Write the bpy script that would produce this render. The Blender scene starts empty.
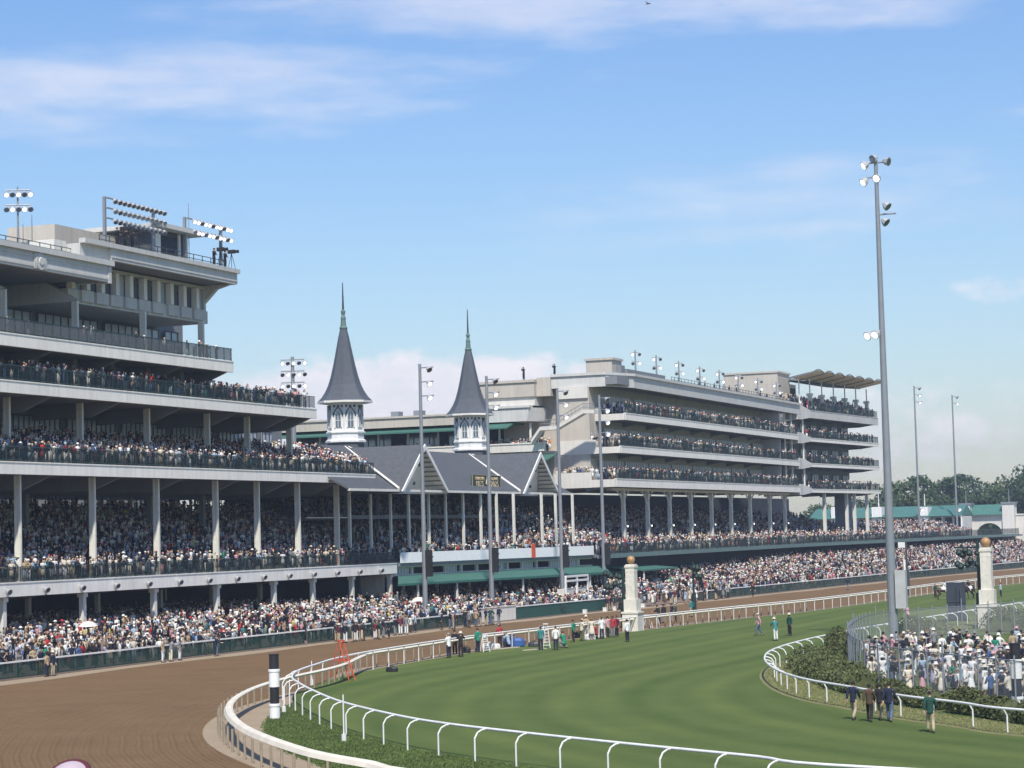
import bpy, math, random
import numpy as np
from mathutils import Matrix, Vector
random.seed(7)
rng = np.random.default_rng(11)
R = math.radians
sc = bpy.context.scene
# ---------------------------------------------------------------- camera
FPX, CAMZ, PITCH, ROLL, YAW = 2200.0, 9.0, R(3.926), R(-1.512), R(22)
def _rows():
    cp, sp = math.cos(PITCH), math.sin(PITCH)
    fw = np.array([0, cp, sp]); r = np.array([1, 0, 0.]); u = np.array([0, -sp, cp])
    c, s = math.cos(ROLL), math.sin(ROLL)
    rows = np.array([c*r+s*u, -s*r+c*u, fw])
    Z = np.array([[math.cos(YAW), -math.sin(YAW), 0], [math.sin(YAW), math.cos(YAW), 0], [0, 0, 1]])
    return rows @ Z.T
RW = _rows()
cam = bpy.data.cameras.new('camera'); cam_o = bpy.data.objects.new('camera', cam)
sc.collection.objects.link(cam_o); sc.camera = cam_o
cam.sensor_width = 36; cam.lens = FPX*36/1024; cam.clip_end = 6000; cam.clip_start = .5
M = Matrix(((RW[0][0], RW[1][0], -RW[2][0], 0), (RW[0][1], RW[1][1], -RW[2][1], 0), (RW[0][2], RW[1][2], -RW[2][2], CAMZ), (0, 0, 0, 1)))
cam_o.matrix_world = M
def ray(x, y):
    return RW.T @ np.array([(x-512)/FPX, -(y-384)/FPX, 1.0])
def G(x, y, z=0.0):
    "world point seen at a place of the picture that lies at height z"
    d = ray(x, y); s = (z-CAMZ)/d[2]; p = d*s; return (p[0], p[1], z)
def PX(x, y, X):
    d = ray(x, y); s = X/d[0]; p = d*s; return (X, p[1], p[2]+CAMZ)
def PY(x, y, Y):
    d = ray(x, y); s = Y/d[1]; p = d*s; return (p[0], Y, p[2]+CAMZ)
def project(P):
    q = (np.atleast_2d(P) - np.array([0, 0, CAMZ])) @ RW.T
    return 512+FPX*q[:, 0]/q[:, 2], 384-FPX*q[:, 1]/q[:, 2]
# ---------------------------------------------------------------- sun, sky, exposure
SUN_EL, SUN_AZ = R(52), math.atan2(0.48, -1)          # azimuth measured from +Y towards +X
w = bpy.data.worlds.new('World'); sc.world = w; w.use_nodes = True
nt = w.node_tree; N = nt.nodes; L = nt.links; N.clear()
def nd(t, **k):
    n = N.new(t)
    for a, b in k.items(): setattr(n, a, b)
    return n
def mth(op, a, b=None, c=None, clamp=False):
    n = nd('ShaderNodeMath', operation=op, use_clamp=clamp)
    for i, v in enumerate((a, b, c)):
        if v is None: continue
        if isinstance(v, (int, float)): n.inputs[i].default_value = v
        else: L.new(v, n.inputs[i])
    return n.outputs[0]
sky = nd('ShaderNodeTexSky', sky_type='NISHITA', sun_disc=False, sun_elevation=SUN_EL, sun_rotation=SUN_AZ,
         air_density=1.35, dust_density=0.35, ozone_density=3.0, altitude=0)
tc = nd('ShaderNodeTexCoord'); sx = nd('ShaderNodeSeparateXYZ'); L.new(tc.outputs['Generated'], sx.inputs[0])
az = mth('ARCTAN2', sx.outputs[0], sx.outputs[1]); el = sx.outputs[2]
def pix_dir(px, py):
    d = ray(px, py); d = d/np.linalg.norm(d); return math.atan2(d[0], d[1]), d[2]
def noise(scx, scy, detail, off, rough=.55):
    cx = nd('ShaderNodeCombineXYZ'); L.new(mth('MULTIPLY', az, scx), cx.inputs[0]); L.new(mth('MULTIPLY', el, scy), cx.inputs[1]); cx.inputs[2].default_value = off
    n = nd('ShaderNodeTexNoise'); n.inputs['Scale'].default_value = 1; n.inputs['Detail'].default_value = detail; n.inputs['Roughness'].default_value = rough
    L.new(cx.outputs[0], n.inputs['Vector']); return n.outputs['Fac']
def blob(px, py, hx, hy, tilt=0.0):
    a0, e0 = pix_dir(px, py)
    da = mth('SUBTRACT', az, a0)
    u = mth('DIVIDE', da, hx/FPX)
    v = mth('DIVIDE', mth('SUBTRACT', mth('SUBTRACT', el, e0), mth('MULTIPLY', da, tilt)), hy/FPX)
    d2 = mth('ADD', mth('MULTIPLY', u, u), mth('MULTIPLY', v, v))
    return mth('SUBTRACT', 1.0, d2, clamp=True)
def smooth(v, lo, hi, mx=1.0):
    n = nd('ShaderNodeMapRange', interpolation_type='SMOOTHSTEP'); L.new(v, n.inputs[0])
    n.inputs[1].default_value = lo; n.inputs[2].default_value = hi; n.inputs[3].default_value = 0; n.inputs[4].default_value = mx
    return n.outputs[0]
wisp = noise(9, 46, 5, 2.0); wisp2 = noise(26, 120, 4, 7.0)
wn = mth('ADD', mth('MULTIPLY', wisp, .7), mth('MULTIPLY', wisp2, .3))
cum = noise(42, 70, 7, 4.3, .6)
c1 = smooth(mth('ADD', mth('MULTIPLY', blob(190, 88, 380, 60, .02), .38), mth('MULTIPLY', wn, 1.25)), .68, 1.2, .52)
c2 = smooth(mth('ADD', mth('MULTIPLY', blob(620, 2, 520, 52, -.01), .42), mth('MULTIPLY', wn, 1.25)), .68, 1.2, .52)
c3 = smooth(mth('ADD', mth('MULTIPLY', blob(800, 205, 420, 70), .35), mth('MULTIPLY', wn, 1.2)), .72, 1.3, .5)
c6 = smooth(mth('ADD', mth('MULTIPLY', blob(120, 130, 300, 30), .5), mth('MULTIPLY', wn, 1.1)), .78, 1.35, .45)
k1 = smooth(mth('ADD', mth('MULTIPLY', blob(400, 425, 380, 96), .72), mth('MULTIPLY', cum, .9)), .68, .95, .92)
k2 = smooth(mth('ADD', mth('MULTIPLY', blob(900, 430, 330, 84), .5), mth('MULTIPLY', cum, .9)), .74, 1.05, .75)
k3 = smooth(mth('ADD', mth('MULTIPLY', blob(1005, 290, 80, 26), .3), mth('MULTIPLY', cum, .9)), .62, .95, .5)
tot = c1
for c in (c2, c3, c6, k1, k2, k3): tot = mth('MAXIMUM', tot, c)
cl = nd('ShaderNodeMixRGB'); L.new(cum, cl.inputs[0]); cl.inputs[1].default_value = (4.9, 5.2, 6.1, 1); cl.inputs[2].default_value = (7.8, 7.3, 7.4, 1)
ramp = nd('ShaderNodeValToRGB'); er = ramp.color_ramp.elements; L.new(mth('MULTIPLY', el, 2.5), ramp.inputs[0])
er[0].position = 0.0; er[0].color = (.66, .73, .92, 1); er[1].position = .62; er[1].color = (.60, .73, .97, 1)
e_m = er.new(.3); e_m.color = (.66, .75, .93, 1)
tint = nd('ShaderNodeMixRGB', blend_type='MULTIPLY'); tint.inputs[0].default_value = 1; L.new(sky.outputs[0], tint.inputs[1]); L.new(ramp.outputs[0], tint.inputs[2])
mix = nd('ShaderNodeMixRGB'); L.new(tot, mix.inputs[0]); L.new(tint.outputs[0], mix.inputs[1]); L.new(cl.outputs[0], mix.inputs[2])
bg = nd('ShaderNodeBackground'); bg.inputs[1].default_value = 0.106; L.new(mix.outputs[0], bg.inputs[0])
wo = nd('ShaderNodeOutputWorld'); L.new(bg.outputs[0], wo.inputs[0])
sun = bpy.data.lights.new('sun', 'SUN'); sun.energy = 3.8; sun.angle = R(2.4); sun.color = (1, .93, .82)
sun_o = bpy.data.objects.new('sun', sun); sc.collection.objects.link(sun_o)
sdir = Vector((math.sin(SUN_AZ)*math.cos(SUN_EL), math.cos(SUN_AZ)*math.cos(SUN_EL), math.sin(SUN_EL)))
sun_o.rotation_euler = sdir.to_track_quat('Z', 'Y').to_euler(); sun_o.location = (0, 0, 80)
sc.view_settings.view_transform = 'Standard'; sc.view_settings.look = 'None'; sc.view_settings.gamma = 1
sc.view_settings.exposure = 0.5
sc.cycles.max_bounces = 5; sc.cycles.transparent_max_bounces = 12
try: sc.cycles.use_denoising = True
except Exception: pass
# ---------------------------------------------------------------- materials
def lin(c):
    return tuple(((v/255)/12.92 if v/255 <= .04045 else ((v/255+.055)/1.055)**2.4) for v in c)
MATS = {}
def mat(name, col, rough=.7, metal=0.0, var=.12, scale=1.2, emit=0.0, bump=0.0, spec=.4):
    if name in MATS: return MATS[name]
    m = bpy.data.materials.new(name); m.use_nodes = True; t = m.node_tree; b = t.nodes['Principled BSDF']
    b.inputs['Roughness'].default_value = rough; b.inputs['Metallic'].default_value = metal
    b.inputs['Specular IOR Level'].default_value = spec
    b.inputs['Base Color'].default_value = (*col, 1)
    if var > 0:
        co = t.nodes.new('ShaderNodeTexCoord'); n = t.nodes.new('ShaderNodeTexNoise'); n.inputs['Scale'].default_value = scale; n.inputs['Detail'].default_value = 5
        n.inputs['Roughness'].default_value = .65
        t.links.new(co.outputs['Object'], n.inputs['Vector'])
        r = t.nodes.new('ShaderNodeValToRGB'); e = r.color_ramp.elements
        e[0].position = .3; e[1].position = .7
        e[0].color = (*[c*(1-var) for c in col], 1); e[1].color = (*[min(1, c*(1+var)) for c in col], 1)
        t.links.new(n.outputs['Fac'], r.inputs[0]); t.links.new(r.outputs[0], b.inputs['Base Color'])
        if bump:
            bp = t.nodes.new('ShaderNodeBump'); bp.inputs['Strength'].default_value = bump; bp.inputs['Distance'].default_value = .05
            t.links.new(n.outputs['Fac'], bp.inputs['Height']); t.links.new(bp.outputs[0], b.inputs['Normal'])
    if emit:
        b.inputs['Emission Color'].default_value = (1, .97, .92, 1); b.inputs['Emission Strength'].default_value = emit
    MATS[name] = m; return m
def weather(m, amt=.14):
    "vertical rain streaks and blotches that belong to the paint"
    t = m.node_tree; b = t.nodes['Principled BSDF']; src = b.inputs['Base Color'].links[0].from_socket
    co = t.nodes.new('ShaderNodeTexCoord'); mp = t.nodes.new('ShaderNodeMapping'); mp.inputs['Scale'].default_value = (1.6, 1.6, .16); t.links.new(co.outputs['Object'], mp.inputs[0])
    n = t.nodes.new('ShaderNodeTexNoise'); n.inputs['Scale'].default_value = 1.3; n.inputs['Detail'].default_value = 8; n.inputs['Roughness'].default_value = .7; t.links.new(mp.outputs[0], n.inputs['Vector'])
    r = t.nodes.new('ShaderNodeMapRange'); r.inputs[1].default_value = .42; r.inputs[2].default_value = .68; r.inputs[3].default_value = 0; r.inputs[4].default_value = amt*2.2; t.links.new(n.outputs['Fac'], r.inputs[0])
    mx = t.nodes.new('ShaderNodeMixRGB'); mx.blend_type = 'MULTIPLY'; mx.inputs[2].default_value = (.55, .52, .46, 1); t.links.new(r.outputs[0], mx.inputs[0]); t.links.new(src, mx.inputs[1]); t.links.new(mx.outputs[0], b.inputs['Base Color']); return m
FASCIA = mat('pale_grey_painted_concrete', (.83, .81, .75), .75, var=.05, scale=.35)
ROOFEDGE = mat('grey_stucco_band', (.56, .56, .54), .8, var=.07, scale=.3)
BEIGE = mat('warm_beige_stucco', (.50, .46, .40), .85, var=.08, scale=.3)
CREAM = mat('cream_panel', (.66, .64, .59), .8, var=.05, scale=.3)
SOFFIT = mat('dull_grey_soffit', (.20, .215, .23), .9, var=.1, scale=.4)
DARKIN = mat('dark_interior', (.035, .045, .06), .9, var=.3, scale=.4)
COLUMN = mat('off_white_steel', (.74, .73, .66), .6, var=.06)
WHITE = mat('white_paint', (.78, .78, .76), .55, var=.05, scale=2)
RAILGREEN = mat('dark_green_metal', (.025, .06, .055), .5, var=.15)
TEALROOF = mat('teal_metal_roof', (.07, .18, .15), .5, var=.1, scale=.6)
AWNING = mat('green_awning_canvas', (.05, .145, .115), .8, var=.12, scale=.5)
SLATE = mat('slate_roof', (.092, .100, .112), .75, var=.14, scale=2.5, bump=.2)
SLATE2 = mat('spire_slate', (.080, .090, .106), .6, var=.12, scale=2.0, bump=.2)
COPPER = mat('verdigris_copper', (.11, .18, .165), .6, var=.15)
STEEL = mat('galvanised_steel', (.26, .28, .30), .5, metal=.3, var=.08)
DARKSTEEL = mat('dark_steel', (.06, .065, .075), .5, metal=.2, var=.1)
BLACK = mat('black_plastic', (.02, .02, .023), .55, var=.2)
GLASS = mat('window_glass', (.17, .21, .26), .12, metal=.65, var=.25, scale=.25)
CURTAIN = mat('pale_glazing', (.42, .46, .50), .3, metal=.15, var=.2, scale=.3)
TIER = mat('concrete_tier', (.16, .17, .18), .9, var=.15)
LENS = mat('lit_lens', (.9, .9, .9), .2, var=0, emit=1.15)
HOUSING = mat('lamp_housing', (.50, .51, .52), .45, metal=.3, var=.1)
GOLD = mat('gilded_ball', (.42, .25, .12), .55, metal=.2, var=.12)
RED = mat('red_paint', (.62, .09, .04), .5, var=.1)
BLUE = mat('blue_vinyl', (.04, .10, .30), .5, var=.1)
BRICKW = mat('off_white_brick', (.68, .65, .57), .9, var=.1, scale=3)
TANROOF = mat('tan_membrane', (.78, .68, .48), .7, var=.12)

for m_ in (FASCIA, ROOFEDGE, BEIGE, CREAM, COLUMN, BRICKW, WHITE): weather(m_)
weather(SLATE, .2)
def panel_glass(name, col, alpha):
    m = bpy.data.materials.new(name); m.use_nodes = True; t = m.node_tree; b = t.nodes['Principled BSDF']
    b.inputs['Base Color'].default_value = (*col, 1); b.inputs['Roughness'].default_value = .45; b.inputs['Specular IOR Level'].default_value = .25
    tr = t.nodes.new('ShaderNodeBsdfTransparent'); mx = t.nodes.new('ShaderNodeMixShader'); mx.inputs[0].default_value = alpha
    o = t.nodes['Material Output']; t.links.new(tr.outputs[0], mx.inputs[1]); t.links.new(b.outputs[0], mx.inputs[2]); t.links.new(mx.outputs[0], o.inputs['Surface'])
    return m
RPANEL = panel_glass('green_tinted_glass', (.010, .024, .030), .42)
RPANEL2 = panel_glass('grey_tinted_glass', (.13, .14, .15), .6)
WIRE = panel_glass('chain_link_wire', (.5, .51, .52), .22)
SCREEN = panel_glass('green_windscreen', (.015, .060, .052), .62)
# ---------------------------------------------------------------- mesh helpers
C = sc.collection
class MB:
    def __init__(s): s.v = []; s.f = []
    def add(s, vs, fs):
        o = len(s.v); s.v += [tuple(map(float, p)) for p in vs]; s.f += [tuple(i+o for i in f) for f in fs]; return s
    def box(s, x0, x1, y0, y1, z0, z1):
        x0, x1 = sorted((x0, x1)); y0, y1 = sorted((y0, y1)); z0, z1 = sorted((z0, z1))
        return s.add([(x0,y0,z0),(x1,y0,z0),(x1,y1,z0),(x0,y1,z0),(x0,y0,z1),(x1,y0,z1),(x1,y1,z1),(x0,y1,z1)],
                     [(0,3,2,1),(4,5,6,7),(0,1,5,4),(1,2,6,5),(2,3,7,6),(3,0,4,7)])
    def cbox(s, c, h, rz=0):
        n = len(s.v); s.box(-h[0], h[0], -h[1], h[1], 0, h[2]); ca, sa = math.cos(rz), math.sin(rz)
        for i in range(n, len(s.v)):
            x, y, z = s.v[i]; s.v[i] = (c[0]+x*ca-y*sa, c[1]+x*sa+y*ca, c[2]+z)
        return s
    def quad(s, a, b, c, d): return s.add([a, b, c, d], [(0, 1, 2, 3)])
    def prism(s, poly, axis, a, b):
        "extrude a 2D polygon (pairs of the other two axes) along axis from a to b"
        def P(q, t): return {'x': (t, q[0], q[1]), 'y': (q[0], t, q[1]), 'z': (q[0], q[1], t)}[axis]
        n = len(poly); vs = [P(q, a) for q in poly]+[P(q, b) for q in poly]
        fs = [tuple(range(n))[::-1], tuple(range(n, 2*n))]+[(i, (i+1) % n, n+(i+1) % n, n+i) for i in range(n)]
        return s.add(vs, fs)
    def tube(s, p, q, r0, r1=None, n=8):
        r1 = r0 if r1 is None else r1; p = Vector(p); q = Vector(q); d = (q-p).normalized()
        u = d.orthogonal().normalized(); v = d.cross(u)
        vs = []
        for (c, r) in ((p, r0), (q, r1)):
            for i in range(n):
                a = 2*math.pi*(i+.5)/n; vs.append(c+u*math.cos(a)*r+v*math.sin(a)*r)
        return s.add(vs, [(i, (i+1) % n, n+(i+1) % n, n+i) for i in range(n)]+[tuple(range(n))[::-1], tuple(range(n, 2*n))])
    def path(s, pts, r, n=6):
        for a, b in zip(pts[:-1], pts[1:]): s.tube(a, b, r, r, n)
        return s
    def lathe(s, prof, c=(0, 0, 0), n=16, sx=1, sy=1, a0=0, k_=1.0):
        o = []; fs = []; sx *= k_; sy *= k_
        for (r, z) in prof:
            for i in range(n):
                a = a0+2*math.pi*i/n; o.append((c[0]+r*sx*math.cos(a), c[1]+r*sy*math.sin(a), c[2]+z))
        m = len(prof)
        for k in range(m-1):
            for i in range(n): fs.append((k*n+i, k*n+(i+1) % n, (k+1)*n+(i+1) % n, (k+1)*n+i))
        fs.append(tuple(range(n))[::-1]); fs.append(tuple(range((m-1)*n, m*n)))
        return s.add(o, fs)
    def ribbon(s, pts, w0, w1, z0, z1):
        "closed strip that follows pts (x,y,z) in plan, from offset w0 to w1 to its left, between z+z0 and z+z1"
        P = [Vector(p) for p in pts]; n = len(P); vs = []
        for i, p in enumerate(P):
            a = P[max(i-1, 0)]; b = P[min(i+1, n-1)]; d = (b-a); d.z = 0; d.normalize(); nr = Vector((-d.y, d.x, 0))
            for (w, z) in ((w0, z0), (w1, z0), (w1, z1), (w0, z1)): vs.append(p+nr*w+Vector((0, 0, z)))
        fs = []
        for i in range(n-1):
            for k in range(4): fs.append((4*i+k, 4*i+(k+1) % 4, 4*i+4+(k+1) % 4, 4*i+4+k))
        fs += [(3, 2, 1, 0), (4*n-4, 4*n-3, 4*n-2, 4*n-1)]
        return s.add(vs, fs)
    def build(s, name, m, parent=None, origin=None, smooth=False, fixn=True):
        me = bpy.data.meshes.new(name)
        off = Vector((0, 0, 0))
        if parent is not None:
            p = parent
            while p is not None: off += p.location; p = p.parent
        if origin is not None: off = Vector(origin)
        me.from_pydata([(a-off.x, b-off.y, c-off.z) for a, b, c in s.v], [], s.f)
        me.validate(); me.materials.append(m)
        if fixn:
            import bmesh
            bm = bmesh.new(); bm.from_mesh(me); bmesh.ops.recalc_face_normals(bm, faces=bm.faces); bm.to_mesh(me); bm.free()
        if smooth: me.polygons.foreach_set('use_smooth', [True]*len(me.polygons))
        o = bpy.data.objects.new(name, me); C.objects.link(o)
        if parent is not None: o.parent = parent
        elif origin is not None: o.location = origin
        return o
def tag(o, label, cat, group=None):
    o['label'] = label; o['category'] = cat
    if group: o['group'] = group
    return o
def thing(name, label, cat, loc=(0, 0, 0), group=None):
    o = bpy.data.objects.new(name, None); C.objects.link(o); o.location = loc; o.empty_display_size = .5
    return tag(o, label, cat, group)
def struct(o, kind='structure'): o['kind'] = kind; return o
def smoothpts(pts, n=6):
    P = [Vector(p) for p in pts]; out = []
    for i in range(len(P)-1):
        p0, p1, p2, p3 = P[max(i-1, 0)], P[i], P[i+1], P[min(i+2, len(P)-1)]
        for k in range(n):
            t = k/n
            out.append(.5*((2*p1)+(-p0+p2)*t+(2*p0-5*p1+4*p2-p3)*t*t+(-p0+3*p1-3*p2+p3)*t**3))
    out.append(P[-1]); return out
def resample(pts, step):
    P = [Vector(p) for p in pts]; out = [P[0]]; acc = 0
    for a, b in zip(P[:-1], P[1:]):
        d = (b-a).length
        if d == 0: continue
        t = step-acc
        while t <= d: out.append(a+(b-a)*(t/d)); t += step
        acc = (acc+d) % step
    return out
# ================================================================ GROUND
OUT_Y = [0, 90, 123, 150, 172, 208, 237, 263, 298, 360, 434, 520, 640]
OUT_X = [-80, -86, -88.5, -89, -88.6, -88.2, -86, -84, -81.5, -77.5, -69.5, -60, -48]
def outx(Y): return float(np.interp(Y, OUT_Y, OUT_X))
BK_Y = [100, 219, 262, 365, 510, 560]; BK_X = [-103, -102.5, -95.5, -95, -83, -80]
def backx(Y): return float(np.interp(Y, BK_Y, BK_X))
def rake(Y): return float(np.interp(Y, [100, 214, 300, 360, 560], [1.3, 1.3, 2.2, 3.2, 3.6]))
INNER = [(60, 52, 0), (30, 53, 0), (8, 53.5, 0), (-8, 56, 0), (-20, 60.5, 0), G(390, 768, 1.2), G(360, 761, 1.2), G(293, 748, 1.2), G(233, 725, 1.2), G(218, 705, 1.2), G(235, 690, 1.2), G(270, 678, 1.2), G(330, 664.5, 1.2)]+[(G(a_, c_, 1.3)[0]-.9, G(a_, c_, 1.3)[1]+.2, 0) for a_, c_ in ((370, 651.3), (400, 646.5), (439, 640.5), (480, 634.8), (540, 628), (610, 619.8), (677, 612.5), (740, 606), (811, 599), (886, 590), (940, 583), (1010, 575.5))]+[(-43, 400, 0), (-29, 560, 0)]
INNER = [(p[0], p[1], 0) for p in INNER]
INNER_S = smoothpts(INNER, 6)
TOUT = [(60, 62, 0), (30, 63, 0), (8, 64, 0)]+[G(a_, c_, 1.3) for a_, c_ in ((880, 768), (752, 756), (620, 743), (526, 733), (453, 724.5), (400, 716), (342, 702), (312, 690), (299, 683), (292, 677.5), (297, 671), (317, 664), (333, 659), (360, 653), (400, 646.5), (439, 640.5), (480, 634.8), (540, 628), (610, 619.8), (677, 612.5), (740, 606), (811, 599), (886, 590), (940, 583), (1010, 575.5))]+[(-42, 400, 0), (-28, 560, 0)]
TOUT = [(p[0], p[1], 0) for p in TOUT]
TOUT_S = smoothpts(TOUT, 6)
TIN = [(60, 96, 0), (20, 88, 0), (-5, 89.5, 0), G(1024, 710, 1.1), G(957, 702, 1.1), G(898, 695, 1.1), G(846, 686, 1.1), G(805, 679, 1.1), G(777, 670, 1.1), G(764.6, 659, 1.1), G(772, 650, 1.1), G(800, 641, 1.1), G(841, 632, 1.1), G(880, 625, 1.1), G(978, 609, 1.1), G(1024, 602, 1.1), (-31, 300, 0), (-20, 420, 0)]
TIN = [(p[0], p[1], 0) for p in TIN]; TIN_S = smoothpts(TIN, 6)

def ground_mat(name, cols, scale, bump, rings=None):
    m = bpy.data.materials.new(name); m.use_nodes = True; t = m.node_tree; b = t.nodes['Principled BSDF']; b.inputs['Roughness'].default_value = .95
    b.inputs['Specular IOR Level'].default_value = .15
    nn = t.nodes.new; lk = t.links.new
    co = nn('ShaderNodeTexCoord')
    def nz(s, d=6, r=.6):
        n = nn('ShaderNodeTexNoise'); n.inputs['Scale'].default_value = s; n.inputs['Detail'].default_value = d; n.inputs['Roughness'].default_value = r; lk(co.outputs['Object'], n.inputs['Vector']); return n.outputs['Fac']
    def mm(op, a, c=None):
        n = nn('ShaderNodeMath'); n.operation = op
        for i, v in enumerate((a, c)):
            if v is None: continue
            if isinstance(v, (int, float)): n.inputs[i].default_value = v
            else: lk(v, n.inputs[i])
        return n.outputs[0]
    f = mm('ADD', mm('ADD', mm('MULTIPLY', nz(scale), .38), mm('MULTIPLY', nz(scale*9), .27)), mm('MULTIPLY', nz(max(8, scale*40), 5, .85), .42))
    h = mm('ADD', mm('MULTIPLY', nz(scale*14), .5), nz(max(14, scale*30), 5, .8))
    if rings:
        s = nn('ShaderNodeSeparateXYZ'); lk(co.outputs['Object'], s.inputs[0])
        dx = mm('SUBTRACT', 21.2, s.outputs[0]); dy = mm('MAXIMUM', mm('SUBTRACT', 134.4, s.outputs[1]), 0.0)
        rr = mm('SQRT', mm('ADD', mm('MULTIPLY', dx, dx), mm('MULTIPLY', dy, dy)))
        wob = mm('MULTIPLY', nz(.045, 3), rings.get('wob', 8))
        ph = mm('ADD', rr, wob)
        w1 = mm('SINE', mm('MULTIPLY', ph, rings['f1'])); w2 = mm('SINE', mm('MULTIPLY', ph, rings['f2']))
        gate = mm('MULTIPLY', nz(.09, 3), 1.6)
        wv = mm('MULTIPLY', mm('ADD', w1, w2), gate)
        f = mm('ADD', f, mm('MULTIPLY', wv, rings['col'])); h = mm('ADD', h, mm('MULTIPLY', wv, rings['bump']))
    r = nn('ShaderNodeValToRGB'); e = r.color_ramp.elements
    for i, (p, c) in enumerate(cols):
        el_ = e[i] if i < 2 else e.new(p)
        el_.position = p; el_.color = (*c, 1)
    lk(f, r.inputs[0]); lk(r.outputs[0], b.inputs['Base Color'])
    bp = nn('ShaderNodeBump'); bp.inputs['Strength'].default_value = bump; bp.inputs['Distance'].default_value = .06; lk(h, bp.inputs['Height']); lk(bp.outputs[0], b.inputs['Normal'])
    return m
DIRT = ground_mat('harrowed_dirt', [(.22, (.130, .079, .038)), (.78, (.262, .168, .088))], .25, 1.0, dict(f1=25.0, f2=8.3, wob=1.0, col=.024, bump=.55))
SAND = ground_mat('pale_sand', [(.3, (.25, .19, .13)), (.7, (.40, .32, .225))], .5, .6)
TURF = ground_mat('mown_turf', [(.22, (.055, .094, .022)), (.78, (.132, .170, .046))], .16, .8, dict(f1=.95, f2=2.3, wob=2.0, col=.085, bump=.05))
ROUGH = ground_mat('rough_grass', [(.25, (.055, .085, .022)), (.55, (.105, .14, .042)), (.8, (.20, .19, .09))], .5, 1.0)
DRY = ground_mat('dry_grass_strip', [(.3, (.11, .13, .045)), (.7, (.30, .27, .13))], .6, .9)
BRICKP = mat('brick_paving', (.20, .15, .12), .9, var=.2, scale=1.5)
def flat(name, left, right, z, m):
    "strip between two polylines of equal length"
    b = MB(); n = len(left); b.v = [(p[0], p[1], z) for p in left]+[(p[0], p[1], z) for p in right]
    b.f = [(i, i+1, n+i+1, n+i) for i in range(n-1)]
    return struct(b.build(name, m))
g = MB(); g.quad((-3000, -800, -.05), (3000, -800, -.05), (3000, 5000, -.05), (-3000, 5000, -.05)); struct(g.build('ground', ROUGH))
# dirt track: outer edge to inner rail
def offset(pts, d):
    P = [Vector(p) for p in pts]; o = []
    for i, p in enumerate(P):
        a = P[max(i-1, 0)]; b = P[min(i+1, len(P)-1)]; t = (b-a); t.normalize(); o.append(p+Vector((-t.y, t.x, 0))*d)
    return o
def strip_poly(name, pts, z, m):
    b = MB(); b.v = [(p[0], p[1], z) for p in pts]; b.f = [tuple(range(len(pts)))]
    import bmesh
    o = b.build(name, m, fixn=False)
    bm = bmesh.new(); bm.from_mesh(o.data); bmesh.ops.triangulate(bm, faces=bm.faces); bmesh.ops.recalc_face_normals(bm, faces=bm.faces)
    for f_ in bm.faces:
        if f_.normal.z < 0: f_.normal_flip()
    bm.to_mesh(o.data); bm.free()
    return struct(o)
outer_line = [(outx(y), y, 0) for y in list(range(20, 640, 15))]
farx = [(60, 20, 0)]
strip_poly('dirt_track', [tuple(p) for p in INNER_S]+[tuple(p) for p in outer_line[::-1]]+[(-60, 0, 0), (60, 0, 0)], 0.0, DIRT)
flat('sand_margin', [p+Vector((.3*math.sin(i*.31), .2*math.sin(i*.47), 0)) for i, p in enumerate(offset(INNER_S, .55))], offset(INNER_S, -2.9), .006, SAND)
flat('outer_sand_margin', [(outx(y)+1.9+.5*math.sin(y*.21), y, 0) for y in range(90, 640, 5)], [(outx(y)-.3, y, 0) for y in range(90, 640, 5)], .006, SAND)
flat('grass_bank', offset(INNER_S, -2.2), offset(INNER_S, -7.0), .012, ROUGH)
turf_in = [tuple(p) for p in TIN_S]; turf_out = [tuple(p) for p in TOUT_S]
strip_poly('turf_course', turf_out+[(-20, 560, 0)]+turf_in[::-1], .018, TURF)
flat('dry_verge', offset(TIN_S, .35), offset(TIN_S, -2.6), .024, DRY)
# apron (raked paving in front of and under the stands)
a = MB(); ys = list(range(90, 571, 8))
for y in ys:
    xo, xb = outx(y)-.3, backx(y); rk = rake(y)
    a.v += [(xo, y, .02), (xo-.01, y, .12), (xb, y, rk), (xb-45, y, rk)]
for i in range(len(ys)-1):
    for k in range(3): a.f.append((4*i+k, 4*i+k+1, 4*i+k+5, 4*i+k+4))
struct(a.build('apron_pavement', BRICKP))
vt = MB(); vt.box(-30, 14, -16, 14, -.04, 5.15); struct(vt.build('infield_terrace_pavement', TIER))
# ================================================================ generic building parts
def lampset(parent, pos, d, r=.28, lit=True):
    "one floodlight: bowl and lens, aimed along d"
    d = Vector(d).normalized(); p = Vector(pos)
    b = MB(); b.tube(p-d*.35, p-d*.1, r*.35, r*.8, 8); b.tube(p-d*.1, p+d*.16, r*.8, r, 8)
    h = b.build('floodlight', HOUSING, parent)
    c = MB(); c.tube(p+d*.165, p+d*.185, r*.78, r*.78, 8); c.build('lens', LENS if lit else GLASS, h)
    return h
class Seg:
    "stand frontage: s runs along it, d goes back from it"
    def __init__(s, p0, ang): s.p = p0; s.a = ang; s.sn = math.sin(ang); s.cs = math.cos(ang)
    def __call__(s, t, d, z): return (s.p[0]+t*s.sn-d*s.cs, s.p[1]+t*s.cs+d*s.sn, z)
SA = Seg((-102.8, 0), 0); SB = Seg((-95.6, 0), 0); SC = Seg((-95.3, 368.0), R(4.7)); SM = Seg((-100.0, 0), 0)
def on_seg(S, d, px_, z=10.0, lo=-60.0, hi=620.0):
    for _ in range(44):
        m_ = (lo+hi)/2
        if project(np.array([S(m_, d, z)]))[0][0] < px_: lo = m_
        else: hi = m_
    return lo
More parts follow.
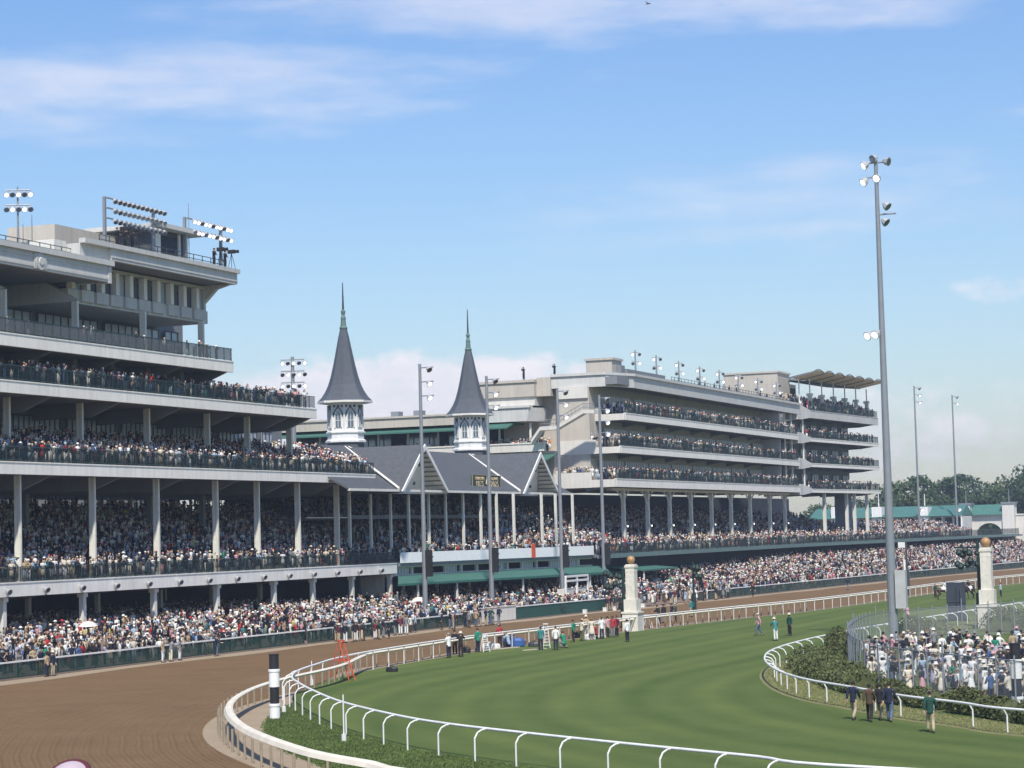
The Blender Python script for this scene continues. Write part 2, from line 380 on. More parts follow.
def sbox(b, S, t0, t1, d0, d1, z0, z1):
    vs = [S(t, d, z) for z in (z0, z1) for (t, d) in ((t0, d0), (t1, d0), (t1, d1), (t0, d1))]
    return b.add(vs, [(0, 3, 2, 1), (4, 5, 6, 7), (0, 1, 5, 4), (1, 2, 6, 5), (2, 3, 7, 6), (3, 0, 4, 7)])
def sprism(b, S, t0, t1, prof):
    "profile of (d,z) extruded along s"
    n = len(prof); vs = [S(t0, d, z) for d, z in prof]+[S(t1, d, z) for d, z in prof]
    return b.add(vs, [tuple(range(n))[::-1], tuple(range(n, 2*n))]+[(i, (i+1) % n, n+(i+1) % n, n+i) for i in range(n)])
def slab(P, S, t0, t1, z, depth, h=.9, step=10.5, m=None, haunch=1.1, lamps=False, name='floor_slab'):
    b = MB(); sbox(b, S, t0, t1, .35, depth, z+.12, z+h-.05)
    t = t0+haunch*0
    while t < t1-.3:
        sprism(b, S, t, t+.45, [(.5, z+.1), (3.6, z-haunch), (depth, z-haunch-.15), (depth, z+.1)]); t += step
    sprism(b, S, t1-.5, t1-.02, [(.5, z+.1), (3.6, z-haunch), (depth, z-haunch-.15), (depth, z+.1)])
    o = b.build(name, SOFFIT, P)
    f = MB(); t = t0
    while t < t1-.01:
        e = min(t+step, t1); sbox(f, S, t+.02, e-.02, 0, .34, z, z+h); t = e
    sbox(f, S, t0, t1, -.05, .3, z+h, z+h+.1)
    f.build('fascia', m or FASCIA, o)
    if lamps:
        t = t0+3
        while t < t1: lampset(o, S(t, -.35, z+.45), (1, -.3, -.5), .26, False); t += 5.25
    return o
def railing(P, S, t0, t1, z, mp=None, h=1.15, d=.12, step=1.75):
    mp = mp or RPANEL; b = MB(); t = t0
    while t <= t1+.01: sbox(b, S, t-.03, t+.03, d-.03, d+.03, z, z+h+.02); t += step
    sbox(b, S, t0, t1, d-.04, d+.04, z+h, z+h+.07); sbox(b, S, t0, t1, d-.03, d+.03, z+.08, z+.13)
    o = b.build('railing', RAILGREEN, P)
    g_ = MB(); sbox(g_, S, t0+.04, t1-.04, d-.01, d+.01, z+.14, z+h-.02); g_.build('railing_panel', mp, o)
    return o
def tiers(P, S, t0, t1, z, d0, rise, run, n, m=None):
    b = MB()
    for i in range(n): sbox(b, S, t0, t1, d0+i*run, d0+n*run, z+(i-1)*rise if i else z-.02, z+i*rise+.001*i)
    return b.build('seating_tier', m or TIER, P)
def columns(P, S, ts, d, z0, z1, w=.28, dbl=False, m=None, head=False):
    for t in ts:
        b = MB(); sbox(b, S, t-w, t+w, d, d+2*w, z0, z1)
        if dbl: sbox(b, S, t-w*.8, t+w*.8, d+.42, d+.42+1.6*w, z0, z1); sbox(b, S, t-.03, t+.03, d+2*w+.002, d+.418, z0, z1)
        if head: sbox(b, S, t-w*1.5, t+w*1.5, d-.1, d+2*w+.1, z1-.35, z1-.02)
        b.build('column', m or COLUMN, P)
def windows(P, S, t0, t1, z0, z1, d, bay=5.2, mull=1.0, m=None, gap=.8, fm=None):
    t = t0
    while t < t1-1:
        e = min(t+bay-gap, t1); g_ = MB(); sbox(g_, S, t, e, d, d+.08, z0, z1); o = g_.build('window', m or GLASS, P)
        f = MB(); x = t
        while x <= e+.01: sbox(f, S, x-.05, x+.05, d-.07, d-.01, z0, z1); x += mull
        sbox(f, S, t, e, d-.08, d-.005, z0-.1, z0); sbox(f, S, t, e, d-.08, d-.005, z1, z1+.1); f.build('frame', fm or DARKSTEEL, o)
        t += bay
# ================================================================ CLUBHOUSE (left stand)
K = thing('clubhouse', 'tall left-hand grandstand with stacked open balconies, press floor and rooftop camera deck', 'grandstand', (-115, 160, 0))
T0 = 112
# lower deck
slab(K, SA, T0, 219.4, 5.15, 27, 1.05, 10.5, lamps=True, haunch=.35)
railing(K, SA, T0, 219.3, 6.3)
tiers(K, SA, T0, 219.3, 6.3, 1.2, .31, .95, 20)
columns(K, SA, [136]+[on_seg(SA, .6, x_, 3) for x_ in (3, 83, 154, 217, 274, 313, 352, 390)], .4, .6, 5.1, .22, head=True)
columns(K, SA, [141, 152, 163, 174, 185, 195, 205], 9, .6, 5.1, .2)
columns(K, SA, [on_seg(SA, 1.45, x_, 11) for x_ in (-60, 19.5, 94, 158, 217, 258.5, 299, 338)], 1.3, 6.3, 14.9, .11, dbl=True)
columns(K, SA, [143, 154, 165, 175.5, 186, 196], 10.5, 8, 14.9, .25, m=SOFFIT)
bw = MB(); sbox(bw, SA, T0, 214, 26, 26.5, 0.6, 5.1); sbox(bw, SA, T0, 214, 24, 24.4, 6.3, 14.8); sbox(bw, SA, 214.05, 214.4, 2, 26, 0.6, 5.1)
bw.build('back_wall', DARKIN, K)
sw = MB(); sbox(sw, SA, 218.9, 219.3, 1.5, 12, .6, 5.1); sw.build('side_wall', CREAM, K)
windows(K, SA, 130, 212, 12.3, 14.0, 23.8, 7, 1.4, m=CURTAIN)
tv = MB()
for t in (151.5, 158): sbox(tv, SA, t, t+2.6, 10, 10.2, 9.6, 10.6)
tv.build('signboard', CREAM, K)
# third level terrace
slab(K, SA, T0, 214.5, 14.9, 22, .92, 10.5)
railing(K, SA, T0, 214.4, 15.95)
tiers(K, SA, T0, 214, 15.92, 1.0, .25, .9, 9)
columns(K, SA, [on_seg(SA, 3.1, x_, 19) for x_ in (-65, 9, 82, 149, 209, 249, 291)], 3.0, 16, 21.4, .12, dbl=True)
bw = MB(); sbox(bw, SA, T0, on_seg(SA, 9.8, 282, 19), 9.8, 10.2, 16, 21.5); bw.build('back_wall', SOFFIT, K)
windows(K, SA, 124, on_seg(SA, 9.6, 272, 19), 17.9, 20.6, 9.6, 9.2, .8, m=CURTAIN, gap=1.2)
# fourth
slab(K, SA, T0, 200.9, 21.4, 14, .92, 10.5)
railing(K, SA, T0, 200.8, 22.45)
tiers(K, SA, T0, 200.5, 22.42, .8, .1, .9, 4)
bw = MB(); sbox(bw, SA, T0, on_seg(SA, 5.8, 208, 24), 5.8, 6.2, 22.4, 25.3)
for t in range(120, 186, 6): sbox(bw, SA, t, t+.7, 3.6, 5.8, 22.4, 25.3)
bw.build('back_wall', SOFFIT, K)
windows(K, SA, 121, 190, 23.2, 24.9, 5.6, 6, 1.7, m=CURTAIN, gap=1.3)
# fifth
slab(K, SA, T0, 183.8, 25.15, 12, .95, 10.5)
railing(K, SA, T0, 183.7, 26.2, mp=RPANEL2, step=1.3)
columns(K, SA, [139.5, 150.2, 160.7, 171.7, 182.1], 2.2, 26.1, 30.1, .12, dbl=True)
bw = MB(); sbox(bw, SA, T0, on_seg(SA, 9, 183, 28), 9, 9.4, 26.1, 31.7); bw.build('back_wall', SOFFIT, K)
windows(K, SA, 121, on_seg(SA, 9, 176, 28), 27.2, 29.7, 8.7, 10.8, 1.2, m=CURTAIN, gap=1.0)
hb = MB(); t = 130
while t < 176: sbox(hb, SA, t, t+10, 8.5, 8.6, 27.6, 27.75); t += 10.8
hb.build('window_bar', DARKSTEEL, K)
# press floor with bay windows
pr = MB(); sbox(pr, SA, 160.7, 184.6, 3.2, 14, 30.05, 31.25); sbox(pr, SA, 160.7, 184.6, 3.2, 14, 33.3, 33.6)
sbox(pr, SA, 184.1, 184.5, 3.3, 14, 31.25, 33.3)
for t in np.arange(162.5, 176, 2.35): sprism(pr, SA, t, t+1.9, [(3.2, 30.15), (2.95, 30.3), (2.95, 31.27), (3.2, 31.27)])
for t in np.arange(177, 184, 2.35): sprism(pr, SA, t, t+1.9, [(3.2, 30.15), (2.95, 30.3), (2.95, 31.27), (3.2, 31.27)])
prb = pr.build('press_floor', ROOFEDGE, K)
dk = MB(); sbox(dk, SA, 161, 184, 6, 6.4, 31.25, 33.3); dk.build('back_wall', DARKIN, K)
for i, t in enumerate(np.arange(161.0, 183.5, 2.35)):
    wq = MB(); sbox(wq, SA, t, t+2.1, 3.5, 3.6, 31.3, 33.25); o = wq.build('window', GLASS if i % 3 else CURTAIN, K)
    wf = MB(); sbox(wf, SA, t-.12, t+.42, 2.9, 3.48, 31.3, 33.25); wf.build('frame', FASCIA, o)
# raking beams carrying the roof
for t in (138.8, 149.4, 160.2):
    b = MB(); sprism(b, SA, t, t+.7, [(2.2, 30.2), (2.9, 30.0), (12, 30.0), (12, 32.4), (6.2, 32.4)]); b.build('raking_beam', ROOFEDGE, K)
# left roof
rf = MB(); sbox(rf, SA, T0, 162.5, .4, 16, 31.8, 33.0); ro = rf.build('roof', SOFFIT, K)
f = MB(); sbox(f, SA, T0, 162.5, 0, .38, 31.7, 33.1); sbox(f, SA, T0, 162.7, -.28, .3, 33.1, 33.55); sbox(f, SA, T0, 162.5, -.06, 0, 31.9, 32.1); sbox(f, SA, T0, 162.5, -.06, 0, 32.7, 32.85)
sbox(f, SA, 162.05, 162.5, -.08, 1.2, 31.6, 33.08); sbox(f, SA, 162.1, 162.5, .4, 16, 31.7, 33.5)
f.build('fascia', ROOFEDGE, ro)
md = MB(); c = SA(151.8, -.03, 32.4); md.tube((c[0], c[1], c[2]), (c[0]+.12, c[1], c[2]), .75, .7, 20); md.tube((c[0]+.12, c[1], c[2]), (c[0]+.2, c[1], c[2]), .35, .3, 16); md.box(c[0], c[0]+.06, c[1]-.9, c[1]+.9, c[2]-.62, c[2]+.62)
md.build('medallion', ROOFEDGE, ro)
# upper camera deck
pd = MB(); sbox(pd, SA, 158.4, 184.8, .4, 14, 33.75, 34.6); po = pd.build('roof', SOFFIT, K)
f = MB()
sbox(f, SA, 162.6, 184.8, 0, .4, 33.65, 34.7); sbox(f, SA, 158.2, 185.0, -.25, .4, 34.7, 35.1); sbox(f, SA, 162.6, 184.8, -.06, 0, 33.9, 34.05); sbox(f, SA, 184.4, 184.8, .4, 14, 33.65, 34.7)
sbox(f, SA, 158.2, 162.6, .3, 14, 33.1, 34.7)
sprism(f, SA, 184.2, 184.7, [(.4, 33.7), (2, 33.3), (3.4, 32.0), (14, 31.8), (14, 33.7)])
f.build('fascia', ROOFEDGE, po)
ph = MB(); sbox(ph, SA, 174.8, 180.5, 3.0, 9, 35.0, 38.1); pho = ph.build('lift_house', SLATE, K)
q = MB(); sbox(q, SA, 173.8, 182.2, 1.8, 10, 38.1, 38.5); q.build('roof', ROOFEDGE, pho)
q = MB(); sbox(q, SA, 175.6, 178.6, 2.92, 2.99, 35.4, 37.6); q.build('window', DARKIN, pho)
q = MB(); sbox(q, SA, 174.85, 175.5, 2.8, 2.97, 35.1, 38.0); sbox(q, SA, 178.8, 179.1, 2.8, 2.97, 35.1, 38.0); sbox(q, SA, 180.0, 180.4, 2.8, 2.97, 35.1, 38.0); q.build('trim', FASCIA, pho)
q = MB(); sbox(q, SA, 164.5, 174.6, 7, 12, 35.0, 37.6); q.build('plant_room', BEIGE, K)
def roofrail(P, S, t0, t1, d, z, h=1.0):
    b = MB(); t = t0
    while t <= t1: sbox(b, S, t-.03, t+.03, d-.03, d+.03, z, z+h); t += 1.6
    for k in (.5, 1): sbox(b, S, t0, t1, d-.025, d+.025, z+h*k-.03, z+h*k+.03)
    return b.build('roof_railing', DARKSTEEL, P)
roofrail(K, SA, 120, 160, 1.2, 33.55, .7); roofrail(K, SA, 162, 184, .8, 35.1, .8)
for (t, d, h) in ((156.6, 4, 3.2), (155.3, 4, 2.2), (179.6, 2.2, 7.0), (172.5, 8, 2.6)):
    b = MB(); b.tube(SA(t, d, 34), SA(t, d, 34+h), .05, .03, 6); b.build('aerial', STEEL, K)
b = MB(); b.box(-108, -104.4, 156.3, 158.1, 33.0, 34.9); b.build('rooftop_unit', COLUMN, K)
# ================================================================ lighting racks
def rack(t0, t1, z0, z1, rows, n, label, zb, lit):
    P = thing('floodlight_rack', label, 'floodlights', SA(t0, 2.3, zb), 'rooftop floodlight racks')
    for t in (t0, t1-.9):
        b = MB(); sbox(b, SA, t-.13, t+.13, 2.35, 2.6, zb, z1+.1); b.build('post', STEEL, P)
    for r in range(rows):
        z = z0+(z1-z0)*r/(max(rows-1, 1)); b = MB(); sbox(b, SA, t0, t1, 2.2, 2.34, z-.06, z+.06); b.build('crossbar', STEEL, P)
        for i in range(n):
            lampset(P, SA(t0+.7+(t1-t0-.8)*i/(n-1), 1.8, z-.28), (.75, -.45, -.75), .24, lit and (i*7+r) % 3 != 0)
rack(165.5, 174.6, 37.9, 39.7, 3, 12, 'floodlight rack with three rows of lamps on the clubhouse roof', 35.1, False)
rack(179.3, 187.0, 38.6, 39.6, 2, 11, 'floodlight rack with two rows of glowing lamps beside the rooftop lift house', 35.1, True)
def multi_pole(name, base, top, label, rows, cols, dirn, group, r=.16, lw=.85, cat='floodlight pole', facing=0.0, rt=None):
    "mast with crossarms of lamps"
    P = thing(name, label, cat, base, group)
    b = MB(); b.tube(base, (base[0], base[1], top), r, rt or r*.6, 10); b.build('pole', STEEL, P)
    ax = Vector((math.cos(facing), math.sin(facing), 0)); d = Vector(dirn)
    for k in range(rows):
        z = top-.3-k*1.25; b = MB(); c = Vector((base[0], base[1], z)); b.tube(c-ax*lw*(cols-1)/2*1.05, c+ax*lw*(cols-1)/2*1.05, .07, .07, 6); b.build('crossarm', STEEL, P)
        for i in range(cols): lampset(P, c+ax*lw*(i-(cols-1)/2)+Vector((0, 0, -.18))+d*.3, d, .26, (i+k) % 2 == 0)
    return P
p = SA(on_seg(SA, 4, 18, 36), 4, 33.0); multi_pole('floodlight_mast', p, 39.3, 'floodlight mast on the roof at the far left edge', 2, 5, (.6, -.6, -.6), 'floodlight masts', facing=R(25), lw=.5, r=.11)
p = PX(293, 392, -112); multi_pole('floodlight_mast', (p[0], p[1], 16.0), PX(293, 357, -112)[2], 'floodlight mast with three rows of lamps behind the clubhouse terrace beside the left spire', 3, 5, (.6, -.6, -.6), 'floodlight masts', facing=R(15), lw=.62, r=.3)
# ================================================================ SPIRE GRANDSTAND (centre)
Q = thing('spire_grandstand', 'old slate roofed grandstand with two pointed spires and white gables', 'grandstand', (-110, 242, 0))
EZ, AZ_, RX = 14.25, 19.2, -109.5
def tri_roof(parent, name, pts, th, m):
    b = MB(); n = len(pts); b.add([(x, y, z) for x, y, z in pts]+[(x, y, z-th) for x, y, z in pts], [tuple(range(n)), tuple(range(2*n-1, n-1, -1))]+[(i, i+n, (i+1) % n+n, (i+1) % n) for i in range(n)])
    return b.build(name, m, parent)
mr = tri_roof(Q, 'main_roof', [(-104.0, 214.7, EZ+2.04), (-104.0, 268.2, EZ+2.04), (RX, 268.2, AZ_+.2), (RX, 214.7, AZ_+.2)], .22, SLATE)
for (ya_, yb_, yc_, yd_) in ((227.2, 250.1, 252.3, 225.0), (262.3, 268.2, 268.2, 260.1)): tri_roof(mr, 'front_slope', [(-100.4, ya_, EZ), (-100.4, yb_, EZ), (-104.02, yc_, EZ+2.05), (-104.02, yd_, EZ+2.05)], .2, SLATE)
tri_roof(mr, 'rear_slope', [(RX, 214.7, AZ_+.19), (RX, 268.2, AZ_+.19), (-121, 268.2, 13.6), (-121, 214.7, 13.6)], .22, SLATE)
tri_roof(mr, 'side_slope', [(-100.4, 203, EZ), (-100.4, 214.68, EZ), (-102.7, 214.68, 15.5), (-102.7, 203, 15.5)], .2, SLATE)
e = MB(); e.box(-100.5, -100.2, 203, 268.3, EZ-.28, EZ-.02); e.build('gutter', COLUMN, mr)
for yc in (221.1, 256.2):
    hw = 6.0; zb = 14.2
    gr = tri_roof(Q, 'gable_roof', [(-100, yc-hw-.2, zb-.1), (-100, yc, AZ_), (-121, yc, AZ_), (-121, yc-hw-.2, zb-.1)], .25, SLATE)
    tri_roof(gr, 'far_slope', [(-100, yc, AZ_), (-100, yc+hw+.2, zb-.1), (-121, yc+hw+.2, zb-.1), (-121, yc, AZ_)], .25, SLATE)
    b = MB()
    for s in (-1, 1):
        b.add([(-99.95, yc, AZ_+.05), (-99.95, yc+s*(hw+.3), zb-.2), (-99.95, yc+s*(hw+.3)-s*.5, zb-.2), (-99.95, yc, AZ_-.55),
               (-99.8, yc, AZ_+.05), (-99.8, yc+s*(hw+.3), zb-.2), (-99.8, yc+s*(hw+.3)-s*.5, zb-.2), (-99.8, yc, AZ_-.55)],
              [(0, 1, 2, 3), (7, 6, 5, 4), (0, 4, 5, 1), (1, 5, 6, 2), (2, 6, 7, 3), (3, 7, 4, 0)])
    b.build('bargeboard', WHITE, gr)
    b = MB(); b.add([(-102.7, yc-hw+.2, zb-.1), (-102.7, yc+hw-.2, zb-.1), (-100.3, yc, AZ_-.45), (-103.0, yc-hw+.2, zb-.1), (-103.0, yc+hw-.2, zb-.1), (-100.6, yc, AZ_-.45)], [(0, 1, 2), (5, 4, 3), (0, 3, 4, 1), (1, 4, 5, 2), (2, 5, 3, 0)]); gw = b.build('gable_wall', mat('white_clapboard', (.80, .80, .78), .7, var=.04), gr)
    b = MB()
    for (dy, dz) in ((-2.6, 2.0), (-1.2, 3.1), (0, 3.9), (-1.9, 1.0), (1.9, 1.0), (1.2, 3.1)): b.tube((-102.75+dz*.95*.53, yc+dy, zb-.1+dz*.95), (-102.6+dz*.95*.53, yc+dy, zb-.1+dz*.95), .2, .2, 10)
    b.build('vent', DARKSTEEL, gw)
    b = MB(); b.box(-103.0, -102.6, yc-hw+.3, yc+hw-.3, zb-.32, zb-.12); b.build('tie_beam', WHITE, gr)
    so = MB()
    so.add([(-99.9, yc+.05, AZ_-.32), (-99.9, yc+hw, zb-.38), (-102.7, yc+hw, zb-.38), (-100.3, yc+.05, AZ_-.32)], [(0, 1, 2, 3)])
    so.add([(-99.9, yc-.05, AZ_-.32), (-99.9, yc-hw, zb-.38), (-102.7, yc-hw, zb-.38), (-100.3, yc-.05, AZ_-.32)], [(0, 1, 2, 3)])
    sf = so.build('soffit', COLUMN, gr)
    rr = MB()
    for k in range(1, 10):
        u = k/10.; y = yc+hw*u; z = AZ_-.34-(AZ_-zb)*u
        rr.tube((-99.95, y, z-.08), (-100.35-2.4*u, y, z-.08), .08, .08, 4)
    rr.build('rafters', TEALROOF if False else SOFFIT, sf)
    v = MB()
    for s in (-1, 1): v.tube((-100.3, yc+s*(hw+.1), zb+.15), (RX, yc+s*.4, AZ_+.12), .13, .13, 6)
    v.build('valley_flashing', FASCIA, gr)
# two spires
def spire(yc):
    X = -111.0
    S_ = MB(); S_.lathe([(2.75, 17.0), (2.65, 19.6), (2.65, 19.85)], (X, yc, 0), 8, a0=R(22.5), k_=.78); sp = S_.build('spire', SLATE, Q)
    b = MB(); b.lathe([(2.72, 19.86), (2.95, 19.95), (2.95, 20.15), (2.65, 20.3), (2.65, 20.9), (2.85, 21.0), (2.85, 21.15), (2.42, 21.3), (2.42, 24.2), (2.6, 24.3), (2.6, 24.5)], (X, yc, 0), 8, a0=R(22.5), k_=.78); dr = b.build('drum', WHITE, sp)
    for k in range(8):
        a_ = R(45*k); n = Vector((math.cos(a_), math.sin(a_), 0)); tq = Vector((-n.y, n.x, 0)); c0 = Vector((X, yc, 0))+n*(1.89*math.cos(R(22.5))+.02)
        wv = MB(); pts = [(-.42, 21.6), (.42, 21.6), (.42, 22.9), (.25, 23.25), (0, 23.42), (-.25, 23.25), (-.42, 22.9)]
        vs = [c0+tq*(u*.78)+Vector((0, 0, z)) for u, z in pts]+[c0+n*.05+tq*(u*.78)+Vector((0, 0, z)) for u, z in pts]; m_ = len(pts)
        wv.add(vs, [tuple(range(m_))[::-1], tuple(range(m_, 2*m_))]+[(i, (i+1) % m_, m_+(i+1) % m_, m_+i) for i in range(m_)]); wo_ = wv.build('window', GLASS, dr)
        fr = MB(); c1_ = c0+n*.09
        arch = [(-.52, 21.6), (-.52, 22.95), (-.3, 23.38), (0, 23.58), (.3, 23.38), (.52, 22.95), (.52, 21.6)]
        fr.path([c1_+tq*(u*.78)+Vector((0, 0, z)) for u, z in arch], .07, 5); fr.path([c1_+tq*(u*.78)+Vector((0, 0, z)) for u, z in ((0, 21.6), (0, 23.4))], .035, 4); fr.path([c1_+tq*(u*.78)+Vector((0, 0, z)) for u, z in ((-.45, 22.4), (.45, 22.4))], .03, 4)
        fr.build('frame', WHITE, wo_)
        tr = MB(); tr.path([c1_+tq*(u*.78)+Vector((0, 0, z)) for u, z in ((-.85, 22.9), (-.5, 23.5), (0, 23.95), (.5, 23.5), (.85, 22.9))], .055, 5)
        for u in (-.62, 0, .62): tr.tube(c0+tq*(u*.78)+Vector((0, 0, 24.02)), c1_+tq*(u*.78)+Vector((0, 0, 24.02)), .13, .13, 8)
        tr.build('tracery', DARKSTEEL, dr)
        ps = MB(); e0 = Vector((X, yc, 0))+(n*math.cos(R(22.5))+tq*math.sin(R(22.5)))*1.96; ps.tube(e0+Vector((0, 0, 21.2)), e0+Vector((0, 0, 24.2)), .11, .11, 6); ps.build('corner_post', WHITE, dr)
    prof = [(3.05, 24.45), (3.85, 24.45), (3.9, 24.62)]
    for u in np.linspace(0.06, 1, 12): prof.append((3.85*(1-u)**1.55*.86+.36*(u)+.0, 24.62+8.3*u) if u > 0 else (3.85, 24.62))
    prof = [(3.05, 24.45), (3.95, 24.45), (4.0, 24.62), (3.35, 25.15), (2.85, 25.75), (2.4, 26.5), (2.0, 27.5), (1.66, 28.6), (1.36, 29.7), (1.08, 30.8), (.8, 31.9), (.5, 32.9)]
    b = MB(); b.lathe(prof, (X, yc, 0), 8, a0=R(22.5), k_=.78); b.build('steeple', SLATE2, sp)
    b = MB(); b.lathe([(4.02, 24.4), (4.05, 24.6), (3.9, 24.66), (3.0, 24.42)], (X, yc, 0), 8, a0=R(22.5), k_=.78); b.build('eave_trim', FASCIA, sp)
    b = MB(); b.lathe([(.52, 32.85), (.6, 33.0), (.42, 33.2), (.34, 33.9), (.38, 34.1), (.22, 34.5), (.3, 34.7), (.34, 34.9), (.16, 35.1)], (X, yc, 0), 12, sx=.8, sy=.8); b.build('finial_base', COPPER, sp)
    b = MB(); b.lathe([(.14, 35.0), (.10, 36.4), (.05, 38.2)], (X, yc, 0), 8); b.build('finial', DARKSTEEL, sp)
spire(224.0); spire(260.0)
# the sign on the slate roof
sg = thing('roof_sign', 'green board with gold lettering on the slate roof between the gables', 'sign', (-103.2, 244, 15.7))
p0 = PX(472, 476, -101.6); p1 = PX(500, 477, -101.6); y0, y1 = p0[1], p1[1]; zt, zb = p0[2]+.1, PX(472, 488, -101.6)[2]
b = MB(); b.box(-101.75, -101.55, y0, y1, zb, zt); b.box(-102.6, -101.7, y0+.3, y0+.4, zb, zb+.1); b.box(-102.6, -101.7, y1-.4, y1-.3, zb, zb+.1); b.build('board', mat('sign_green', (.02, .05, .04), .6), sg)
b = MB()
for (ya, yb, za, zc) in ((y0, y1, zt, zt+.07), (y0, y1, zb-.07, zb), (y0-.07, y0, zb-.07, zt+.07), (y1, y1+.07, zb-.07, zt+.07)): b.box(-101.6, -101.5, ya, yb, za, zc)
b.build('frame', mat('brass_trim', (.3, .25, .14), .5), sg)
GOLDT = mat('gold_lettering', (.62, .50, .30), .6, var=.05)
def text(s_, loc, size, parent, m, rot, name='lettering', sx=1.0):
    cu = bpy.data.curves.new(name, 'FONT'); cu.body = s_; cu.size = size; cu.align_x = 'CENTER'; cu.align_y = 'CENTER'; cu.extrude = .02; cu.materials.append(m); cu.space_character = 1.05
    o = bpy.data.objects.new(name, cu); C.objects.link(o); o.rotation_euler = rot
    off = Vector((0, 0, 0)); p = parent
    while p is not None: off += p.location; p = p.parent
    me = bpy.data.meshes.new_from_object(o.evaluated_get(bpy.context.evaluated_depsgraph_get())); bpy.data.objects.remove(o)
    o = bpy.data.objects.new(name, me); C.objects.link(o); o.rotation_euler = rot
    o.parent = parent; o.location = Vector(loc)-off; o.scale = (sx, 1, 1); return o
FX = (R(90), 0, R(90))
ym = (y0+y1)/2; hh = zt-zb
text('CHURCHILL', (-101.52, y0+(y1-y0)*.25, zt-hh*.25), hh*.36, sg, GOLDT, FX, sx=.95)
text('DOWNS', (-101.52, y0+(y1-y0)*.78, zt-hh*.25), hh*.36, sg, GOLDT, FX, sx=.95)
text('1875', (-101.52, y0+(y1-y0)*.24, zb+hh*.33), hh*.62, sg, GOLDT, FX, sx=1.25)
text('2025', (-101.52, y0+(y1-y0)*.78, zb+hh*.33), hh*.62, sg, GOLDT, FX, sx=1.25)
b = MB(); b.lathe([(.05, 0), (.35, .2), (.3, .6), (.12, .8), (.12, 1.1), (.35, 1.25)], (-101.5, (y0+y1)/2, zb+.3), 10, sx=.3); b.build('trophy_emblem', GOLDT, sg)
# seating deck of the spire grandstand
DZ = 6.35
SD = Seg((-102.6, 219.6), R(10.2)); DL = 43.4
b = MB(); sbox(b, SD, 0, DL, .05, 22, DZ-.45, DZ-.05); dk = b.build('seating_deck', SOFFIT, Q)
tiers(Q, SD, 0, DL, DZ, .8, .36, .95, 20)
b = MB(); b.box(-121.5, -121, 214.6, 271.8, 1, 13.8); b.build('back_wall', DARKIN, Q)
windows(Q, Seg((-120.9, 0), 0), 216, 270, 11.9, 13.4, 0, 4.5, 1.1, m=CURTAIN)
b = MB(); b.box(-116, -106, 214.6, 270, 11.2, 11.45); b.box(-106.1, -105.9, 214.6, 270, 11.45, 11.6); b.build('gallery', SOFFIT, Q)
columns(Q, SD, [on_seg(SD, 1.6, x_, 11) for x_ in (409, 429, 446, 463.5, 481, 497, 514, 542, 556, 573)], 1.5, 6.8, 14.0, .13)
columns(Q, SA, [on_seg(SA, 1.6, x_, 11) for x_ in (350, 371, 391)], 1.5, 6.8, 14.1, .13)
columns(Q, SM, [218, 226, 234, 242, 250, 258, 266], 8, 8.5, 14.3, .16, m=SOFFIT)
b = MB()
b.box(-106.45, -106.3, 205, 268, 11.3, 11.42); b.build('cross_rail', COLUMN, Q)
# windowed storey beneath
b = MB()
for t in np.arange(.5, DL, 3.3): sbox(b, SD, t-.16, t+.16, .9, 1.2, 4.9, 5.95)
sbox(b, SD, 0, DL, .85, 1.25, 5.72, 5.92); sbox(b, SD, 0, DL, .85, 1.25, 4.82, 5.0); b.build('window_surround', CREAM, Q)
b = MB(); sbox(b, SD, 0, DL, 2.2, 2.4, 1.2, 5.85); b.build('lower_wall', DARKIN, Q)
for t in (.8, 10.4, 20.6, 27, 33.6, 38.2):
    b = MB(); sbox(b, SD, t, t+2.4, 1.1, 1.18, 5.02, 5.7); o = b.build('window', CURTAIN, Q)
    b = MB()
    for k in range(5): sbox(b, SD, t+k*.57, t+k*.57+.1, 1.0, 1.09, 5.02, 5.7)
    b.build('frame', WHITE, o)
columns(Q, SD, np.arange(3, DL, 6.6), 1.5, 1.0, 4.85, .13)
# banners along the deck edge
yy = [on_seg(SD, -.1, x, 7) for x in (400, 425, 489, 559, 594)]
for i in range(4):
    b = MB(); sbox(b, SD, yy[i]+.12, yy[i+1]-.12, -.14, -.02, DZ-.1, DZ+1.05); og = SD(yy[i], -.1, DZ-.1)
    o = b.build('banner', mat('white_vinyl', (.78, .80, .80), .5, var=.04, scale=.8), origin=og)
    tag(o, ['long white banner on the deck edge nearest the clubhouse', 'long white banner on the deck edge left of the second light pole', 'white banner with a red flag at its middle on the deck edge', 'short white banner at the far end of the spire grandstand deck'][i], 'banner', 'white banners along the spire grandstand deck')
tf = on_seg(SD, -.3, 534, 7); b = MB(); sbox(b, SD, tf-.4, tf+.4, -.28, -.22, 6.2, 7.9); tag(b.build('flag', RED, origin=SD(tf, -.25, 6.2)), 'small red flag hanging over the white banner', 'flag')
